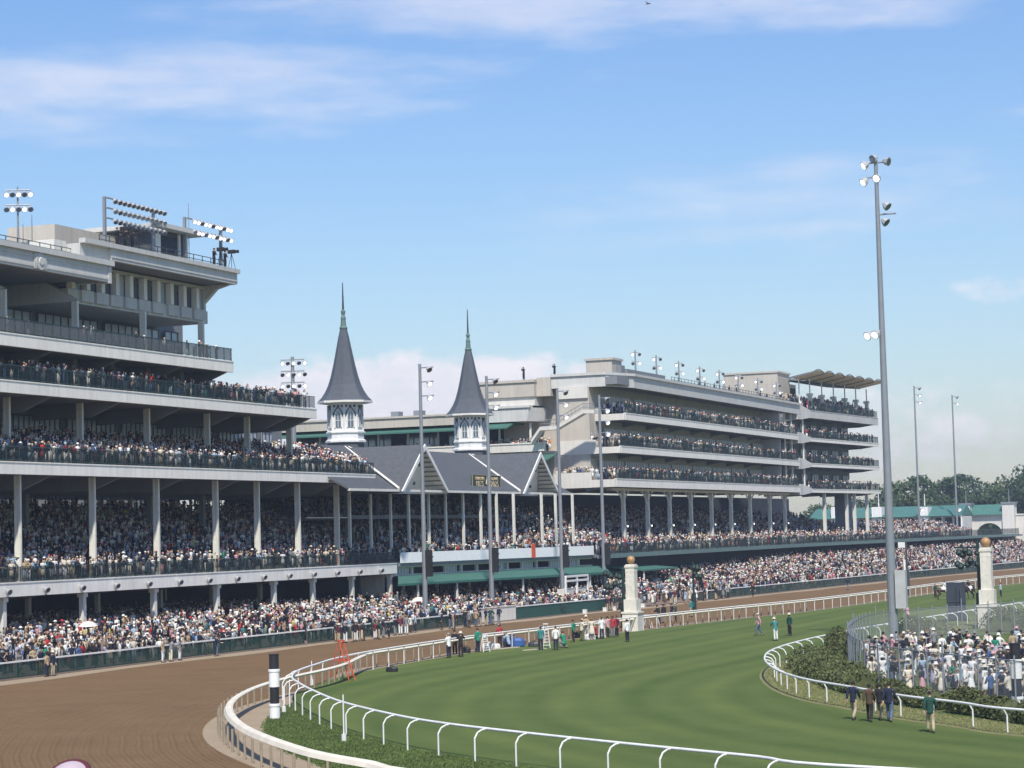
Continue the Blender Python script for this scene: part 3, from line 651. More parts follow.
# green canopy
cn = thing('canopy', 'long sloping green canopy over the paved apron below the spire grandstand', 'canopy', SD(20, 0, 1))
SCP = SD; fd = -4.6
tb0, tb1, tf0, tf1 = on_seg(SCP, .8, 398, 5), on_seg(SCP, .8, 604, 5), on_seg(SCP, fd, 398, 4), on_seg(SCP, fd, 610, 4)
def S4(pts, th): return [SCP(t, d, z) for t, d, z in pts]+[SCP(t, d, z-th) for t, d, z in pts]
QF = [(0, 1, 2, 3), (7, 6, 5, 4), (0, 4, 5, 1), (1, 5, 6, 2), (2, 6, 7, 3), (3, 7, 4, 0)]
b = MB(); b.add(S4([(tb0, .8, 4.85), (tf0, fd, 4.15), (tf1, fd, 4.2), (tb1, .8, 4.85)], .1), QF); b.build('canopy_cloth', AWNING, cn)
b = MB(); sbox(b, SCP, tf0, tf1, fd-.03, fd+.03, 3.92, 4.14); b.build('valance', mat('green_valance', (.03, .12, .10), .8), cn)
for px_ in (418, 457, 490, 523, 560, 590):
    t = on_seg(SCP, fd+.4, px_, 3); b = MB(); sbox(b, SCP, t-.09, t+.09, fd+.3, fd+.48, .5, 4.1); b.build('post', WHITE, cn)
cn2 = thing('canopy', 'short green canopy beyond the white pillar under the right deck', 'canopy', (-92.5, 295, 2))
a0_, a1_ = PX(634, 575, -93)[1], PX(668, 572, -93)[1]
b = MB(); b.add([(-97, a0_, 4.6), (-91.5, a0_, 4.1), (-91.5, a1_, 4.1), (-97, a1_, 4.6), (-97, a0_, 4.45), (-91.5, a0_, 3.9), (-91.5, a1_, 3.9), (-97, a1_, 4.45)], [(0, 1, 2, 3), (7, 6, 5, 4), (0, 4, 5, 1), (1, 5, 6, 2), (2, 6, 7, 3), (3, 7, 4, 0)]); b.build('canopy_cloth', AWNING, cn2)
for y in (a0_+.3, a1_-.3):
    b = MB(); b.box(-91.8, -91.66, y-.07, y+.07, 1.0, 4.0); b.build('post', WHITE, cn2)
# ================================================================ TERRACE BUILDING behind the spires
TB = thing('terrace_building', 'beige building behind the spires with a green awning terrace and outside stair', 'building', (-120, 285, 0))
b = MB(); b.box(-146, -104.3, 272.4, 310, 15.0, 20.0); b.build('wall', BEIGE, TB)
b = MB(); b.box(-146, -115.6, 283, 283.5, .5, 14.95); b.box(-146, -145.5, 262, 282.9, .5, 14.95); b.build('lower_wall', DARKIN, TB)
b = MB(); b.box(-146, -105.4, 271.6, 272.2, 20.0, 21.0); b.box(-146, -105.3, 271.5, 272.3, 21.0, 21.2); b.build('parapet', CREAM, TB)
b = MB(); b.box(-146, -106.5, 278, 310, 20, 24.3); b.build('back_wall', DARKIN, TB)
b = MB(); b.box(-147, -117.6, 271.0, 312, 24.0, 25.25); b.box(-147.2, -117.5, 270.8, 312, 25.25, 25.5); b.build('roof', BEIGE, TB)
b = MB(); b.prism([(270.2, 23.1), (270.2, 23.3), (272.6, 24.0), (278, 24.0), (278, 23.85), (272.6, 23.8)], 'x', -146.5, -110.0); b.build('awning', AWNING, TB)
b = MB(); b.add([(-117.4, 272, 25.9), (-107.6, 272, 25.9), (-106.3, 275, 25.9), (-106.3, 300, 25.9), (-117.4, 300, 25.9), (-117.4, 272, 24.1), (-107.9, 272, 24.1), (-106.6, 275, 24.1), (-106.6, 300, 24.1), (-117.4, 300, 24.1)],
  [(0, 1, 2, 3, 4), (9, 8, 7, 6, 5), (0, 5, 6, 1), (1, 6, 7, 2), (2, 7, 8, 3), (3, 8, 9, 4), (4, 9, 5, 0)]); b.box(-117.5, -107.4, 271.8, 273, 25.9, 26.2); b.build('curved_cornice', ROOFEDGE, TB)
b = MB(); b.box(-116.3, -107.1, 273, 310, 26.2, 27.4); b.build('upper_wall', CREAM, TB)
b = MB(); b.box(-116.3, -107.0, 272.7, 310, 27.4, 29.4); b.box(-116.5, -106.9, 272.5, 310, 29.3, 29.65); b.build('roof_storey', BEIGE, TB)
columns(TB, Seg((-104, 272.6), R(-90)), [4, 8.5, 13, 17.5, 22, 26.5, 31, 35.5, 40], -1, 20.2, 23.9, .12)
for X in (-140, -133, -126, -119.5):
    b = MB(); b.box(X-2.4, X+2.4, 277.8, 277.95, 20.6, 23.4); o = b.build('window', GLASS, TB)
    b = MB(); [b.box(X-2.4+k*1.2, X-2.32+k*1.2, 277.7, 277.79, 20.6, 23.4) for k in range(5)]; b.build('frame', DARKSTEEL, o)
b = MB(); b.prism([(268.6, 18.6), (268.6, 18.8), (272.3, 19.6), (272.3, 19.4)], 'x', -109, -103.8); b.build('awning', AWNING, TB)
for X in (-128, -131.5):
    b = MB(); b.box(X-.6, X+.6, 281, 282.5, 25.5, 26.8); b.build('rooftop_unit', STEEL, TB)
# stair on the end wall
st = MB(); zs = [PY(592, 412, 271.6), PY(561, 443, 271.6), PY(545, 443, 271.6)]
pA = PY(598, 412, 271.4); pB = PY(587, 412, 271.4); pC = PY(560, 428, 271.4); pD = PY(544, 429, 271.4); pE = PY(535, 442, 271.4)
for (u, v) in ((pA, pB), (pB, pC), (pC, pD), (pD, pE)):
    st.add([(u[0], 271.3, u[2]+.25), (v[0], 271.3, v[2]+.25), (v[0], 271.3, v[2]-.25), (u[0], 271.3, u[2]-.25), (u[0], 269.9, u[2]+.25), (v[0], 269.9, v[2]+.25), (v[0], 269.9, v[2]-.25), (u[0], 269.9, u[2]-.25)],
           [(0, 1, 2, 3), (7, 6, 5, 4), (0, 4, 5, 1), (1, 5, 6, 2), (2, 6, 7, 3), (3, 7, 4, 0)])
so_ = st.build('stair', CREAM, TB)
b = MB()
for (u, v) in ((pA, pB), (pB, pC), (pC, pD)):
    for hh_ in (.6, 1.1): b.tube((u[0], 269.95, u[2]+hh_), (v[0], 269.95, v[2]+hh_), .04, .04, 5)
    for k in range(8):
        f_ = k/7; b.tube((u[0]+(v[0]-u[0])*f_, 269.95, u[2]+(v[2]-u[2])*f_), (u[0]+(v[0]-u[0])*f_, 269.95, u[2]+(v[2]-u[2])*f_+1.1), .03, .03, 4)
b.build('handrail', STEEL, so_)
# ================================================================ RIGHT GRANDSTAND
B = thing('right_grandstand', 'long right-hand grandstand with three curtained balconies and lamps along its roof', 'grandstand', (-110, 320, 0))
BY0, BY1 = 272.3, 366.5
b = MB(); b.box(-113, -99.8, 276.3, BY1+2, 14.95, 28.6); b.build('core_wall', BEIGE, B)
b = MB(); b.box(-99.78, -95.9, 276.5, 277.0, 16.0, 28.5) if False else b.box(-104.3, -99.85, 274.2, 276.2, 15.0, 28.5); b.build('end_wall', BEIGE, B)
b = MB(); b.box(-104.25, -99.9, 273.9, 274.15, 26.9, 28.5); b.build('end_panel', CREAM, B)
for i, (z, hs) in enumerate(((14.95, 1.0), (19.45, .85), (23.9, .85))):
    y_s = 272.3+i*2.2
    slab(B, SB, y_s, BY1, z, 4.3, hs, 10.4, haunch=.35)
    railing(B, SB, y_s, BY1, z+hs+.1, step=2.1)
    w_ = MB(); w_.box(-104.2, -95.65, y_s-.35, y_s-.02, z, z+hs); w_.box(-100.0, -95.7, y_s-.3, y_s, z+hs, z+hs+.95) if False else None
    w_.box(-104.2, -99.0, y_s-.38, y_s-.05, z-1.0+.98, z+hs+1.0); w_.build('end_parapet', CREAM, B)
    b = MB(); b.box(-99.75, -99.7, y_s+4.5, BY1, z+hs, z+hs+2.7); bwv = b.build('glazed_wall', mat('dim_glass', (.07, .09, .115), .25, metal=.3, var=.2), B)
    t = y_s+5; k = 0
    while t < BY1-8:
        pn = MB()
        for j in range(9): pn.box(-99.69, -99.6, t+j*.95, t+j*.95+.62, z+hs+.2, z+hs+2.75)
        pn.build('window_mullions', CURTAIN if False else mat('white_mullion', (.80, .81, .82), .6, var=.05), bwv); t += 10.4; k += 1
    c_ = MB(); c_.box(-99.6, -96.4, BY1-9, BY1-8.7, z+hs, z+4.4); c_.build('party_wall', ROOFEDGE, B)
    columns(B, SB, [BY1-6.5, BY1-2.2], .5, z+hs, z+4.45, .13)
# roof and its deep fascia
b = MB(); b.box(-114, -95.9, 274.5, BY1+1, 28.6, 29.6); ro = b.build('roof', SOFFIT, B)
f = MB(); t = 280.5
yr = 280.3
while t < BY1+1: e_ = min(t+10.4, BY1+1); f.box(-95.95, -95.6, t+.03, e_-.03, 28.35, 29.9); t = e_
f.box(-95.9, -95.35, yr, BY1+1.2, 29.9, 30.25)
# chamfered left corner of the fascia and the end band
for (xa, ya, xb, yb) in ((-95.6, yr, -97.6, 274.4), (-97.6, 274.4, -105.0, 273.9)):
    f.add([(xa, ya, 28.35), (xb, yb, 28.35), (xb, yb, 29.9), (xa, ya, 29.9), (xa-.3, ya+.3, 28.35), (xb-.1, yb+.35, 28.35), (xb-.1, yb+.35, 29.9), (xa-.3, ya+.3, 29.9)], [(0, 1, 2, 3), (7, 6, 5, 4), (0, 4, 5, 1), (1, 5, 6, 2), (2, 6, 7, 3), (3, 7, 4, 0)])
    f.add([(xa+.2, ya-.2, 29.9), (xb, yb-.25, 29.9), (xb, yb-.25, 30.25), (xa+.2, ya-.2, 30.25), (xa-.6, ya+.6, 29.9), (xb-.1, yb+.6, 29.9), (xb-.1, yb+.6, 30.25), (xa-.6, ya+.6, 30.25)], [(0, 1, 2, 3), (7, 6, 5, 4), (0, 4, 5, 1), (1, 5, 6, 2), (2, 6, 7, 3), (3, 7, 4, 0)])
f.build('fascia', ROOFEDGE, ro)
b = MB(); b.box(-107, -105.0, 273.5, 300, 27.4, 29.9); b.box(-104.95, -99, 274.6, 276, 28.5, 29.6); b.build('roof_storey', BEIGE, B)
b = MB(); pp = PY(586, 370, 280); b.box(pp[0], PY(612, 370, 280)[0], 280, 284, 29.9, 32.3); b.box(pp[0]-.2, PY(612, 370, 280)[0]+.2, 279.8, 284.2, 32.3, 32.6); b.build('stair_house', BEIGE, B)
b = MB(); b.box(-99.5, -97.5, 283.5, 300, 29.9, 31.2); b.box(-99.0, -97.7, 281.5, 283.0, 29.9, 31.6); b.build('rooftop_plant', SOFFIT, B)
# lift tower
b = MB(); yt_ = on_seg(Seg((-100.6, 0), 0), 0, 778, 33); b.box(-110.4, -100.6, yt_, yt_+8, 29.3, 36.1); b.box(-110.6, -100.4, yt_-.2, yt_+8.2, 36.1, 36.4); b.build('lift_tower', BEIGE, B)
roofrail(B, SB, 300, 360, 1.0, 30.2, .8)
# deck and columns of the right stand
SL = Seg((-94.3, 0), 0)
SLC = Seg((-94.3, 366), R(4.7))
b = MB(); sbox(b, SL, 262.6, 367, .3, 30, 5.75, 6.15); sbox(b, SLC, .5, 150, .3, 26, 5.75, 6.12); b.build('seating_deck', SOFFIT, B)
b = MB(); sbox(b, SL, 262.6, 366, 0, .28, 5.72, 6.3); sbox(b, SLC, 0, 146, 0, .28, 5.72, 6.3); b.build('deck_edge', mat('grey_green_edge', (.13, .20, .19), .6), B)
railing(B, SL, 262.8, 366, 6.3, step=2.5); railing(B, SLC, .3, 146, 6.3, step=2.5)
tiers(B, SL, 262.7, 366.3, 6.2, .9, .29, .95, 20)
tiers(B, SLC, .3, 38, 6.2, .9, .26, .95, 19); tiers(B, SLC, 38.2, 110, 6.2, .9, .26, 1.0, 10)
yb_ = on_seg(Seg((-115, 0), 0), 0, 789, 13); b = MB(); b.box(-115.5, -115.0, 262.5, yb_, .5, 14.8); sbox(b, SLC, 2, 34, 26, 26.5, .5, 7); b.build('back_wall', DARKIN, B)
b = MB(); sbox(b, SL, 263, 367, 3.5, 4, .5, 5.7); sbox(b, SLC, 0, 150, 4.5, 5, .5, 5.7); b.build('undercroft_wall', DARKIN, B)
cy = [280.8, 291, 300.9, 311, 321.4, 331.8, 342.7, 354.5, 364]
for y in cy:
    b = MB(); b.box(-98.0, -97.5, y-.26, y+.26, 6.4, 14.95); o = b.build('column', COLUMN, B)
    a_ = MB()
    for s in (-1, 1):
        pts = [(-97.75, y+s*.2, 12.4), (-97.75, y+s*.8, 13.6), (-97.75, y+s*2.0, 14.4), (-97.75, y+s*3.6, 14.85)]
        a_.path(pts, .11, 5)
    a_.build('arched_bracket', COLUMN, o)
    lampset(o, (-97.2, y-.3, 9.8), (1, -.3, -.2), .16, True)
b = MB(); b.box(-98.2, -97.3, 275.3, 366, 14.55, 14.9); b.build('eave_beam', COLUMN, B)
# east wing
Wg = thing('grandstand_wing', 'far wing of the right grandstand with four open levels and a tan canopy on top', 'grandstand', (-100, 390, 0))
W1 = 43.5
for i, z in enumerate((14.95, 19.4, 23.8, 28.2)):
    top = i == 3; hs = 1.25 if top else .55
    o = slab(Wg, SC, 4.5, W1, z if not top else 27.9, 9 if not top else 16, hs, 10, haunch=.3, m=ROOFEDGE if top else FASCIA)
    zz = (z if not top else 27.9)
    railing(Wg, SC, 4.5, W1-.1, zz+hs+.1, step=2.5)
    e_ = MB(); q0 = SC(4.5, 0, 0); e_.add([(-95.58, 366.6, zz-.4), (-95.58, 368.6, zz-.4), (q0[0], q0[1], zz), (q0[0], q0[1], zz+hs+.1), (-95.58, 368.6, zz+hs+.9), (-95.58, 366.6, zz+hs+.9),
        (-98, 366.6, zz-.4), (-98, 368.6, zz-.4), (q0[0]-2, q0[1], zz), (q0[0]-2, q0[1], zz+hs+.1), (-98, 368.6, zz+hs+.9), (-98, 366.6, zz+hs+.9)],
        [(0, 1, 4, 5), (1, 2, 3, 4), (11, 10, 7, 6), (10, 9, 8, 7), (0, 6, 7, 1), (1, 7, 8, 2), (3, 9, 10, 4), (4, 10, 11, 5), (5, 11, 6, 0), (2, 8, 9, 3)])
    e_.build('link_parapet', ROOFEDGE, Wg)
    if not top:
        b = MB(); sbox(b, SC, 2, W1-5, 4.4, 9, zz+hs, zz+4.35); b.build('core_wall', SOFFIT, Wg)
        windows(Wg, SC, 5, W1-6, zz+hs+.5, zz+3.4, 4.2, 5.8, 1.1, m=CURTAIN, gap=2.6, fm=SOFFIT)
        columns(Wg, SC, [2.5], .6, zz+hs, zz+4.4, .12)
        b = MB(); [b.tube(SC(W1-.1, d_, zz+hs), SC(W1-.1, d_, zz+hs+1.1), .03, .03, 4) for d_ in np.arange(.2, 8, 1)]; b.tube(SC(W1-.1, .1, zz+hs+1.15), SC(W1-.1, 8, zz+hs+1.15), .04, .04, 5); b.build('end_railing', DARKSTEEL, Wg)
tiers(Wg, SC, 4.6, W1-.5, 29.2, 1, .33, .95, 8)
columns(Wg, SC, [13.5, 26, 30.5, 38], .8, 6.4, 14.95, .26)
b = MB(); sbox(b, SC, 31, 33.5, 2.5, 5, 6.3, 14.9); b.build('pier', SOFFIT, Wg)
sbk = MB(); sbox(sbk, SC, 5, W1, 8.8, 9.2, 29, 34) if False else sbox(sbk, SC, 13, 26, 10, 10.4, 29, 35.2); sbk.build('back_wall', SOFFIT, Wg)
cp = MB(); sprism(cp, SC, 11.5, W1-1.2, [(2.9, 34.8), (2.9, 35.1), (9.5, 35.8), (9.5, 35.5)]); cpo = cp.build('canopy_roof', SOFFIT, Wg)
for k in range(7):
    t0_ = 2.2+k*5.7; b = MB(); nseg = 6; vs = []
    for i in range(nseg+1):
        u_ = i/nseg; tt = t0_+5.7*u_; bow = .32*math.sin(math.pi*u_)
        vs += [SC(tt, -1.6, 35.7+bow), SC(tt, 3.0, 34.85+bow*.3)]
    n_ = len(vs); vs += [(x, y, z+.1) for x, y, z in vs]
    fs = [(2*i, 2*i+2, 2*i+3, 2*i+1) for i in range(nseg)]+[(n_+2*i+1, n_+2*i+3, n_+2*i+2, n_+2*i) for i in range(nseg)]+[(2*i, n_+2*i, n_+2*i+2, 2*i+2) for i in range(nseg)]+[(2*i+1, 2*i+3, n_+2*i+3, n_+2*i+1) for i in range(nseg)]
    b.add(vs, fs); vo = b.build('canopy_vault', TANROOF, cpo)
    b = MB(); b.path([SC(t0_+5.7*i/8, -1.7, 35.75+.5*math.sin(math.pi*i/8)) for i in range(9)], .1, 5); b.tube(SC(t0_, -1.6, 35.6), SC(t0_, 3.0, 34.75), .09, .09, 5); b.build('arched_rib', STEEL, vo)
for t in (4.3, 10, 16.5, 23, 29.5, 36, 42.5):
    b = MB(); b.tube(SC(t, 1.8, 29), SC(t, 1.8, 35.1), .11, .11, 6); sbox(b, SC, t-.3, t+.3, 1.5, 2.1, 29.4, 32.4) if t > 8 else None; sbox(b, SC, t-.5, t+.5, 1.4, 2.3, 32.0, 32.5) if t > 8 else None; b.build('canopy_post', COLUMN, Wg)
# roof lamp masts of the right stand
lab = ['nearest', 'second', 'third', 'fourth', 'fifth', 'sixth', 'seventh', 'farthest']
for i, (px_, py_) in enumerate(((635, 350), (656, 355), (678.5, 361), (699.5, 366.5), (719, 370), (738, 374), (757.5, 378), (776, 382))):
    q_ = PX(px_, py_, -98.2)
    multi_pole('roof_lamp_mast', (-98.2, q_[1], 29.9), q_[2], '%s of the eight lamp masts along the right grandstand roof' % lab[i], 2, 2, (.55, -.7, -.45), 'lamp masts on the right grandstand roof', r=.15, facing=R(20), lw=.95, cat='lamp mast')
# ================================================================ apron light poles
labs = {419.7: 'first light pole beside the clubhouse end, in front of the left gable', 486.3: 'light pole in front of the right spire', 557: 'light pole in front of the right gable', 599: 'light pole before the end wall of the right grandstand', 914: 'distant light pole left of the farthest one, before the trees', 952: 'farthest light pole, standing before the trees at right'}
for px_, py_, n_ in ((419.7, 364, 3), (486.3, 376, 3), (557, 388, 3), (599, 395, 4), (914, 386, 3), (952, 395, 2)):
    q_ = PX(px_, py_, -93); far = px_ > 900
    base = (-93, q_[1], rake(q_[1])*.4)
    P = thing('light_pole', labs[px_], 'light pole', base, 'tall light poles before the stands')
    b = MB(); b.tube(base, (-93, q_[1], q_[2]), .27, .15, 10); b.build('pole', STEEL, P)
    for k in range(n_):
        z = q_[2]-.4-k*1.45
        b = MB(); b.tube((-93, q_[1], z), (-91.4, q_[1]-.2, z), .06, .06, 6); b.build('bracket', STEEL, P)
        lampset(P, (-91.9, q_[1]-.2, z-.2), (.6, -.35, -.6), .34, k != 0)
    if not far:
        b = MB(); b.box(-92.75, -92.2, q_[1]-.3, q_[1]+.3, 5.0, 7.7)
        for zc in (5.6, 6.3, 7.0): b.box(-92.2, -92.1, q_[1]-.33, q_[1]+.33, zc-.06, zc+.06)
        b.build('loudspeaker', BLACK, P)
    else:
        lampset(P, (-92.3, q_[1]-.4, 12), (.6, -.35, -.6), .5, True)
# tall pole on the infield
q_ = G(894, 645); tp = PY(877, 160, q_[1]); base = (q_[0], q_[1], 0)
P = thing('light_pole', 'very tall light pole standing in the infield inside the turf rail', 'light pole', base)
b = MB(); b.tube(base, (base[0], base[1], tp[2]), .38, .14, 14); b.build('pole', STEEL, P)
b = MB(); b.box(base[0]+.35, base[0]+1.15, base[1]-.5, base[1]+.1, 2.75, 5.6); b.build('equipment_box', mat('box_grey', (.42, .43, .42), .6), P)
zt_ = tp[2]
b = MB(); b.tube((base[0]-1.0, base[1], zt_-.2), (base[0]+1.0, base[1], zt_-.2), .07, .07, 6); b.tube((base[0]-.8, base[1], zt_-1.3), (base[0]+.3, base[1], zt_-1.3), .07, .07, 6); b.tube(base[:2]+(zt_-4.2,), (base[0]+1.4, base[1], zt_-4.2), .07, .07, 6); b.build('crossarm', STEEL, P)
for (dx, dz, dr_, lit) in ((-.8, -.35, (-.7, -.5, -.5), True), (-.1, .1, (-.5, -.7, -.4), False), (.9, -.2, (.9, -.3, -.25), False), (-.9, -1.6, (-.6, -.6, -.6), True), (.1, -1.4, (-.3, -.9, -.5), True), (.75, -3.6, (.7, -.2, -.6), False), (.6, -4.8, (.7, -.2, -.6), False)):
    lampset(P, (base[0]+dx, base[1]-.15, zt_+dz), dr_, .36, lit)
z_ = PY(874, 335, base[1])[2]; b = MB(); b.tube((base[0], base[1]-.1, z_+.3), (base[0]-.9, base[1]-.3, z_+.2), .08, .08, 6); b.build('bracket', STEEL, P)
lampset(P, (base[0]-.35, base[1]-.5, z_), (-.5, -.8, -.5), .36, True); lampset(P, (base[0]-.95, base[1]-.5, z_-.05), (-.5, -.8, -.5), .36, True)
# ================================================================ rails
def goose_rail(name, label, pts, side, step, cat='running rail', straight=False, zz=1.3):
    P = thing(name, label, cat, (pts[0][0], pts[0][1], 0)); S_ = resample(pts, .8)
    b = MB()
    n = 6; ring = []
    top = [Vector(p) for p in S_]; vs = []
    for i, p in enumerate(top):
        a_ = top[max(i-1, 0)]; c_ = top[min(i+1, len(top)-1)]; d = (c_-a_).normalized(); nr = Vector((-d.y, d.x, 0))
        for k in range(n):
            q = 2*math.pi*k/n; vs.append(p+nr*math.cos(q)*.062+Vector((0, 0, zz+math.sin(q)*.062)))
    b.add(vs, [(i*n+k, i*n+(k+1) % n, (i+1)*n+(k+1) % n, (i+1)*n+k) for i in range(len(top)-1) for k in range(n)])
    b.build('top_rail', WHITE, P, smooth=True)
    near = []
    for p in resample(pts, step):
        xs, ys_ = project(np.array([p]))
        if -30 < xs[0] < 1060 and 0 < ys_[0] < 800: near.append(p)
    L_ = resample(pts, step); idx = {tuple(p): i for i, p in enumerate(L_)}
    proto = {}
    for p in near[:100]:
        i = idx[tuple(p)]; a_ = L_[max(i-1, 0)]; c_ = L_[min(i+1, len(L_)-1)]; d = (c_-a_).normalized(); nr = Vector((-d.y, d.x, 0))*side
        pb = MB(); nk = min(1, max(.06, (128-p.y)/8)) if straight else 1.0; f_ = p-nr*.55*nk; nr = nr*nk
        pb.path([f_, f_+Vector((0, 0, zz-.36)), f_+nr*.14+Vector((0, 0, zz-.13)), f_+nr*.36+Vector((0, 0, zz-.03)), f_+nr*.55+Vector((0, 0, zz-.01))], .036, 6)
        pb.build('post', WHITE, P)
    return P
goose_rail('turf_rail', 'white gooseneck rail along the outside of the turf course, sweeping across the foreground', TOUT_S[:-8], -1, 3.0, straight=True)
goose_rail('turf_rail', 'white gooseneck rail round the inside of the turf course in front of the hedges', TIN_S[:-8], 1, 3.3, zz=1.1)
# dirt track inner rail with its wide white cover
P = thing('dirt_rail', 'wide white covered rail along the inside of the dirt track', 'running rail', (-60, 110, 0))
S_ = resample(INNER_S, 1.0); b = MB(); cov = offset(S_, -.6)
prof = [(-.08, 1.02), (-.11, 1.09), (-.03, 1.15), (.10, 1.16), (.24, 1.10), (.33, .94), (.29, .92), (.19, 1.05), (.0, 1.08)]
vs = []; n = len(prof)
for i, p in enumerate(cov):
    a_ = cov[max(i-1, 0)]; c_ = cov[min(i+1, len(cov)-1)]; d = (c_-a_).normalized(); nr = Vector((-d.y, d.x, 0))
    for (o_, z_) in prof: vs.append(p+nr*o_+Vector((0, 0, z_)))
b.add(vs, [(i*n+k, i*n+(k+1) % n, (i+1)*n+(k+1) % n, (i+1)*n+k) for i in range(len(cov)-1) for k in range(n)]); b.build('rail_cover', mat('rail_cover_white', (.74, .68, .56), .6, var=.12, scale=.8), P, smooth=False)
GREYP = mat('weathered_post', (.30, .25, .18), .8, var=.2, scale=3)
cnt = 0
for p in resample(INNER_S, 1.75):
    xs, ys_ = project(np.array([p]))
    if not (-20 < xs[0] < 1045 and 0 < ys_[0] < 790) or cnt >= 98: continue
    cnt += 1; pb = MB(); pb.tube(p+Vector((0, 0, 0)), p+Vector((0, 0, 1.0)), .055, .055, 6); pb.build('post', GREYP, P)
# ================================================================ trackside fence
def fence_run(x0, x1, label, m=SCREEN, h=1.15, top=WHITE, step=2.4, postm=None):
    "from the ground point under picture column x0 to that under x1, along the track edge"
    def yat(px_):
        lo, hi = 95, 630
        for _ in range(40):
            mid = (lo+hi)/2; xs, _y = project(np.array([[outx(mid), mid, 0]]))
            if xs[0] < px_: lo = mid
            else: hi = mid
        return lo
    ya, yb = yat(x0), yat(x1); n = max(2, int((yb-ya)/step)); pts = [Vector((outx(y)-.35, y, 0.02)) for y in np.linspace(ya, yb, n+1)]
    P = thing('trackside_fence', label, 'fence', tuple(pts[0]), 'sections of fence between the crowd and the dirt track')
    b = MB(); b.ribbon(pts, -.02, .02, .06, h-.02); b.build('screen', m, P)
    b = MB(); b.ribbon(pts, -.09, .09, h, h+.1); b.build('top_rail', top, P)
    for p in pts[:100]: pb = MB(); pb.box(p.x-.09, p.x-.02, p.y-.05, p.y+.05, 0.02, h); pb.build('post', postm or RAILGREEN, P)
    return P
fence_run(-40, 308, 'long green mesh fence with a white top rail before the clubhouse crowd')
fence_run(312, 481, 'green mesh fence behind the suited people standing on the track edge')
wf_ = fence_run(483, 519, 'cream boards with dark rose emblems beside the padded green wall', m=CREAM, h=1.5, top=CREAM)
for px_ in (489, 503):
    q_ = G(px_, 616); Y_ = q_[1]; b = MB(); c = (outx(Y_)-.31, Y_, .85)
    for k in range(6):
        a_ = k*math.pi/3; b.tube((c[0], c[1]+.42*math.cos(a_), c[2]+.22*math.sin(a_)), (c[0]+.03, c[1]+.42*math.cos(a_), c[2]+.22*math.sin(a_)), .2, .2, 8)
    b.tube((c[0], c[1], c[2]-.5), (c[0]+.04, c[1], c[2]), .08, .08, 6); b.build('emblem', RAILGREEN, wf_)
fence_run(520, 608, 'padded dark green wall along the track below the canopy', m=mat('green_padding', (.018, .075, .06), .7), h=1.35)
fence_run(700, 1060, 'far green mesh fence with white posts before the right grandstand crowd', postm=WHITE)
for i, (px_, py_) in enumerate(((545, 614), (557.5, 612), (568.5, 611), (577.5, 610), (589.5, 609), (599.5, 608))):
    q_ = G(px_, py_); b = MB(); b.cbox((outx(q_[1])+.35, q_[1], .006), (.2, .2, .42)); b.cbox((outx(q_[1])+.35, q_[1], .427), (.22, .22, .04))
    tag(b.build('foam_block', WHITE, origin=(outx(q_[1])+.35, q_[1], .006)), 'white foam block at the foot of the padded green wall, %s from the left' % ['first', 'second', 'third', 'fourth', 'fifth', 'last'][i], 'block', 'white blocks along the green wall')

# ================================================================ far right: arch gate, teal roofs, pylons
AG = thing('arch_gate', 'white arched gateway with two pylons and a teal roof beyond the stands', 'gateway', (-88, 516, 0))
def yx(px_, py_, Y=516): return PY(px_, py_, Y)
xa, xb, xc, xd = yx(971, 520)[0], yx(1003, 520)[0], yx(961, 520)[0], yx(1015, 520)[0]
zt_, zr = yx(980, 515)[2], yx(980, 506)[2]
ax0, ax1 = yx(977, 540)[0], yx(1002.5, 540)[0]; zsp = yx(990, 534)[2]; ztop = yx(990, 523)[2]
b = MB(); n = 14; ac = (ax0+ax1)/2; ar = (ax1-ax0)/2; arch = [(ac-ar*math.cos(math.pi*k/n), zsp+(ztop-zsp)*math.sin(math.pi*k/n)) for k in range(n+1)]
b.box(xa, ax0, 516, 518, 0, zt_); b.box(ax1, xb, 516, 518, 0, zt_)
for k in range(n):
    (x0_, z0_), (x1_, z1_) = arch[k], arch[k+1]
    b.add([(x0_, 516, z0_), (x1_, 516, z1_), (x1_, 516, zt_), (x0_, 516, zt_), (x0_, 518, z0_), (x1_, 518, z1_), (x1_, 518, zt_), (x0_, 518, zt_)], [(0, 1, 2, 3), (7, 6, 5, 4), (0, 4, 5, 1), (3, 2, 6, 7)])
b.build('arch_wall', CREAM, AG)
for (x0_, x1_) in ((xc, xa-.01), (xb+.01, xd)):
    b = MB(); b.box(x0_, x1_, 515.2, 519, 0, yx(1005, 504)[2]); b.build('pylon', CREAM, AG)
    b = MB(); b.box(x0_-.25, x1_+.25, 515, 519.2, yx(1005, 504)[2], yx(1005, 504)[2]+.45); b.tube(((x0_+x1_)/2, 517, yx(1005, 504)[2]+.4), ((x0_+x1_)/2, 517, yx(1005, 489)[2]), .14, .08, 6); b.build('pylon_cap', SOFFIT, AG)
b = MB(); b.prism([(515.0, zt_-.1), (515.0, zt_+.15), (519, zr+.3), (523, zt_+.15), (523, zt_-.1)], 'x', xa+.02, xb-.02); b.build('roof', TEALROOF, AG)
b = MB(); b.box(xd+.02, xd+40, 517, 519, 0, yx(1018, 515)[2]); b.box(xd+.02, xd+40, 516.8, 519.2, yx(1018, 515)[2], yx(1018, 515)[2]+.3); b.build('wing_wall', CREAM, AG)
PV = thing('pavilion', 'long low pavilion with teal roofs and white chimneys behind the far crowd', 'building', (-110, 500, 0))
X0_, X1_ = yx(812, 515, 500)[0], yx(962, 515, 500)[0]
ze = yx(890, 517, 500)[2]; zr_ = yx(890, 507, 506)[2]
b = MB(); b.box(X0_, X1_, 501, 512, 0, ze-.05); b.build('wall', CREAM, PV)
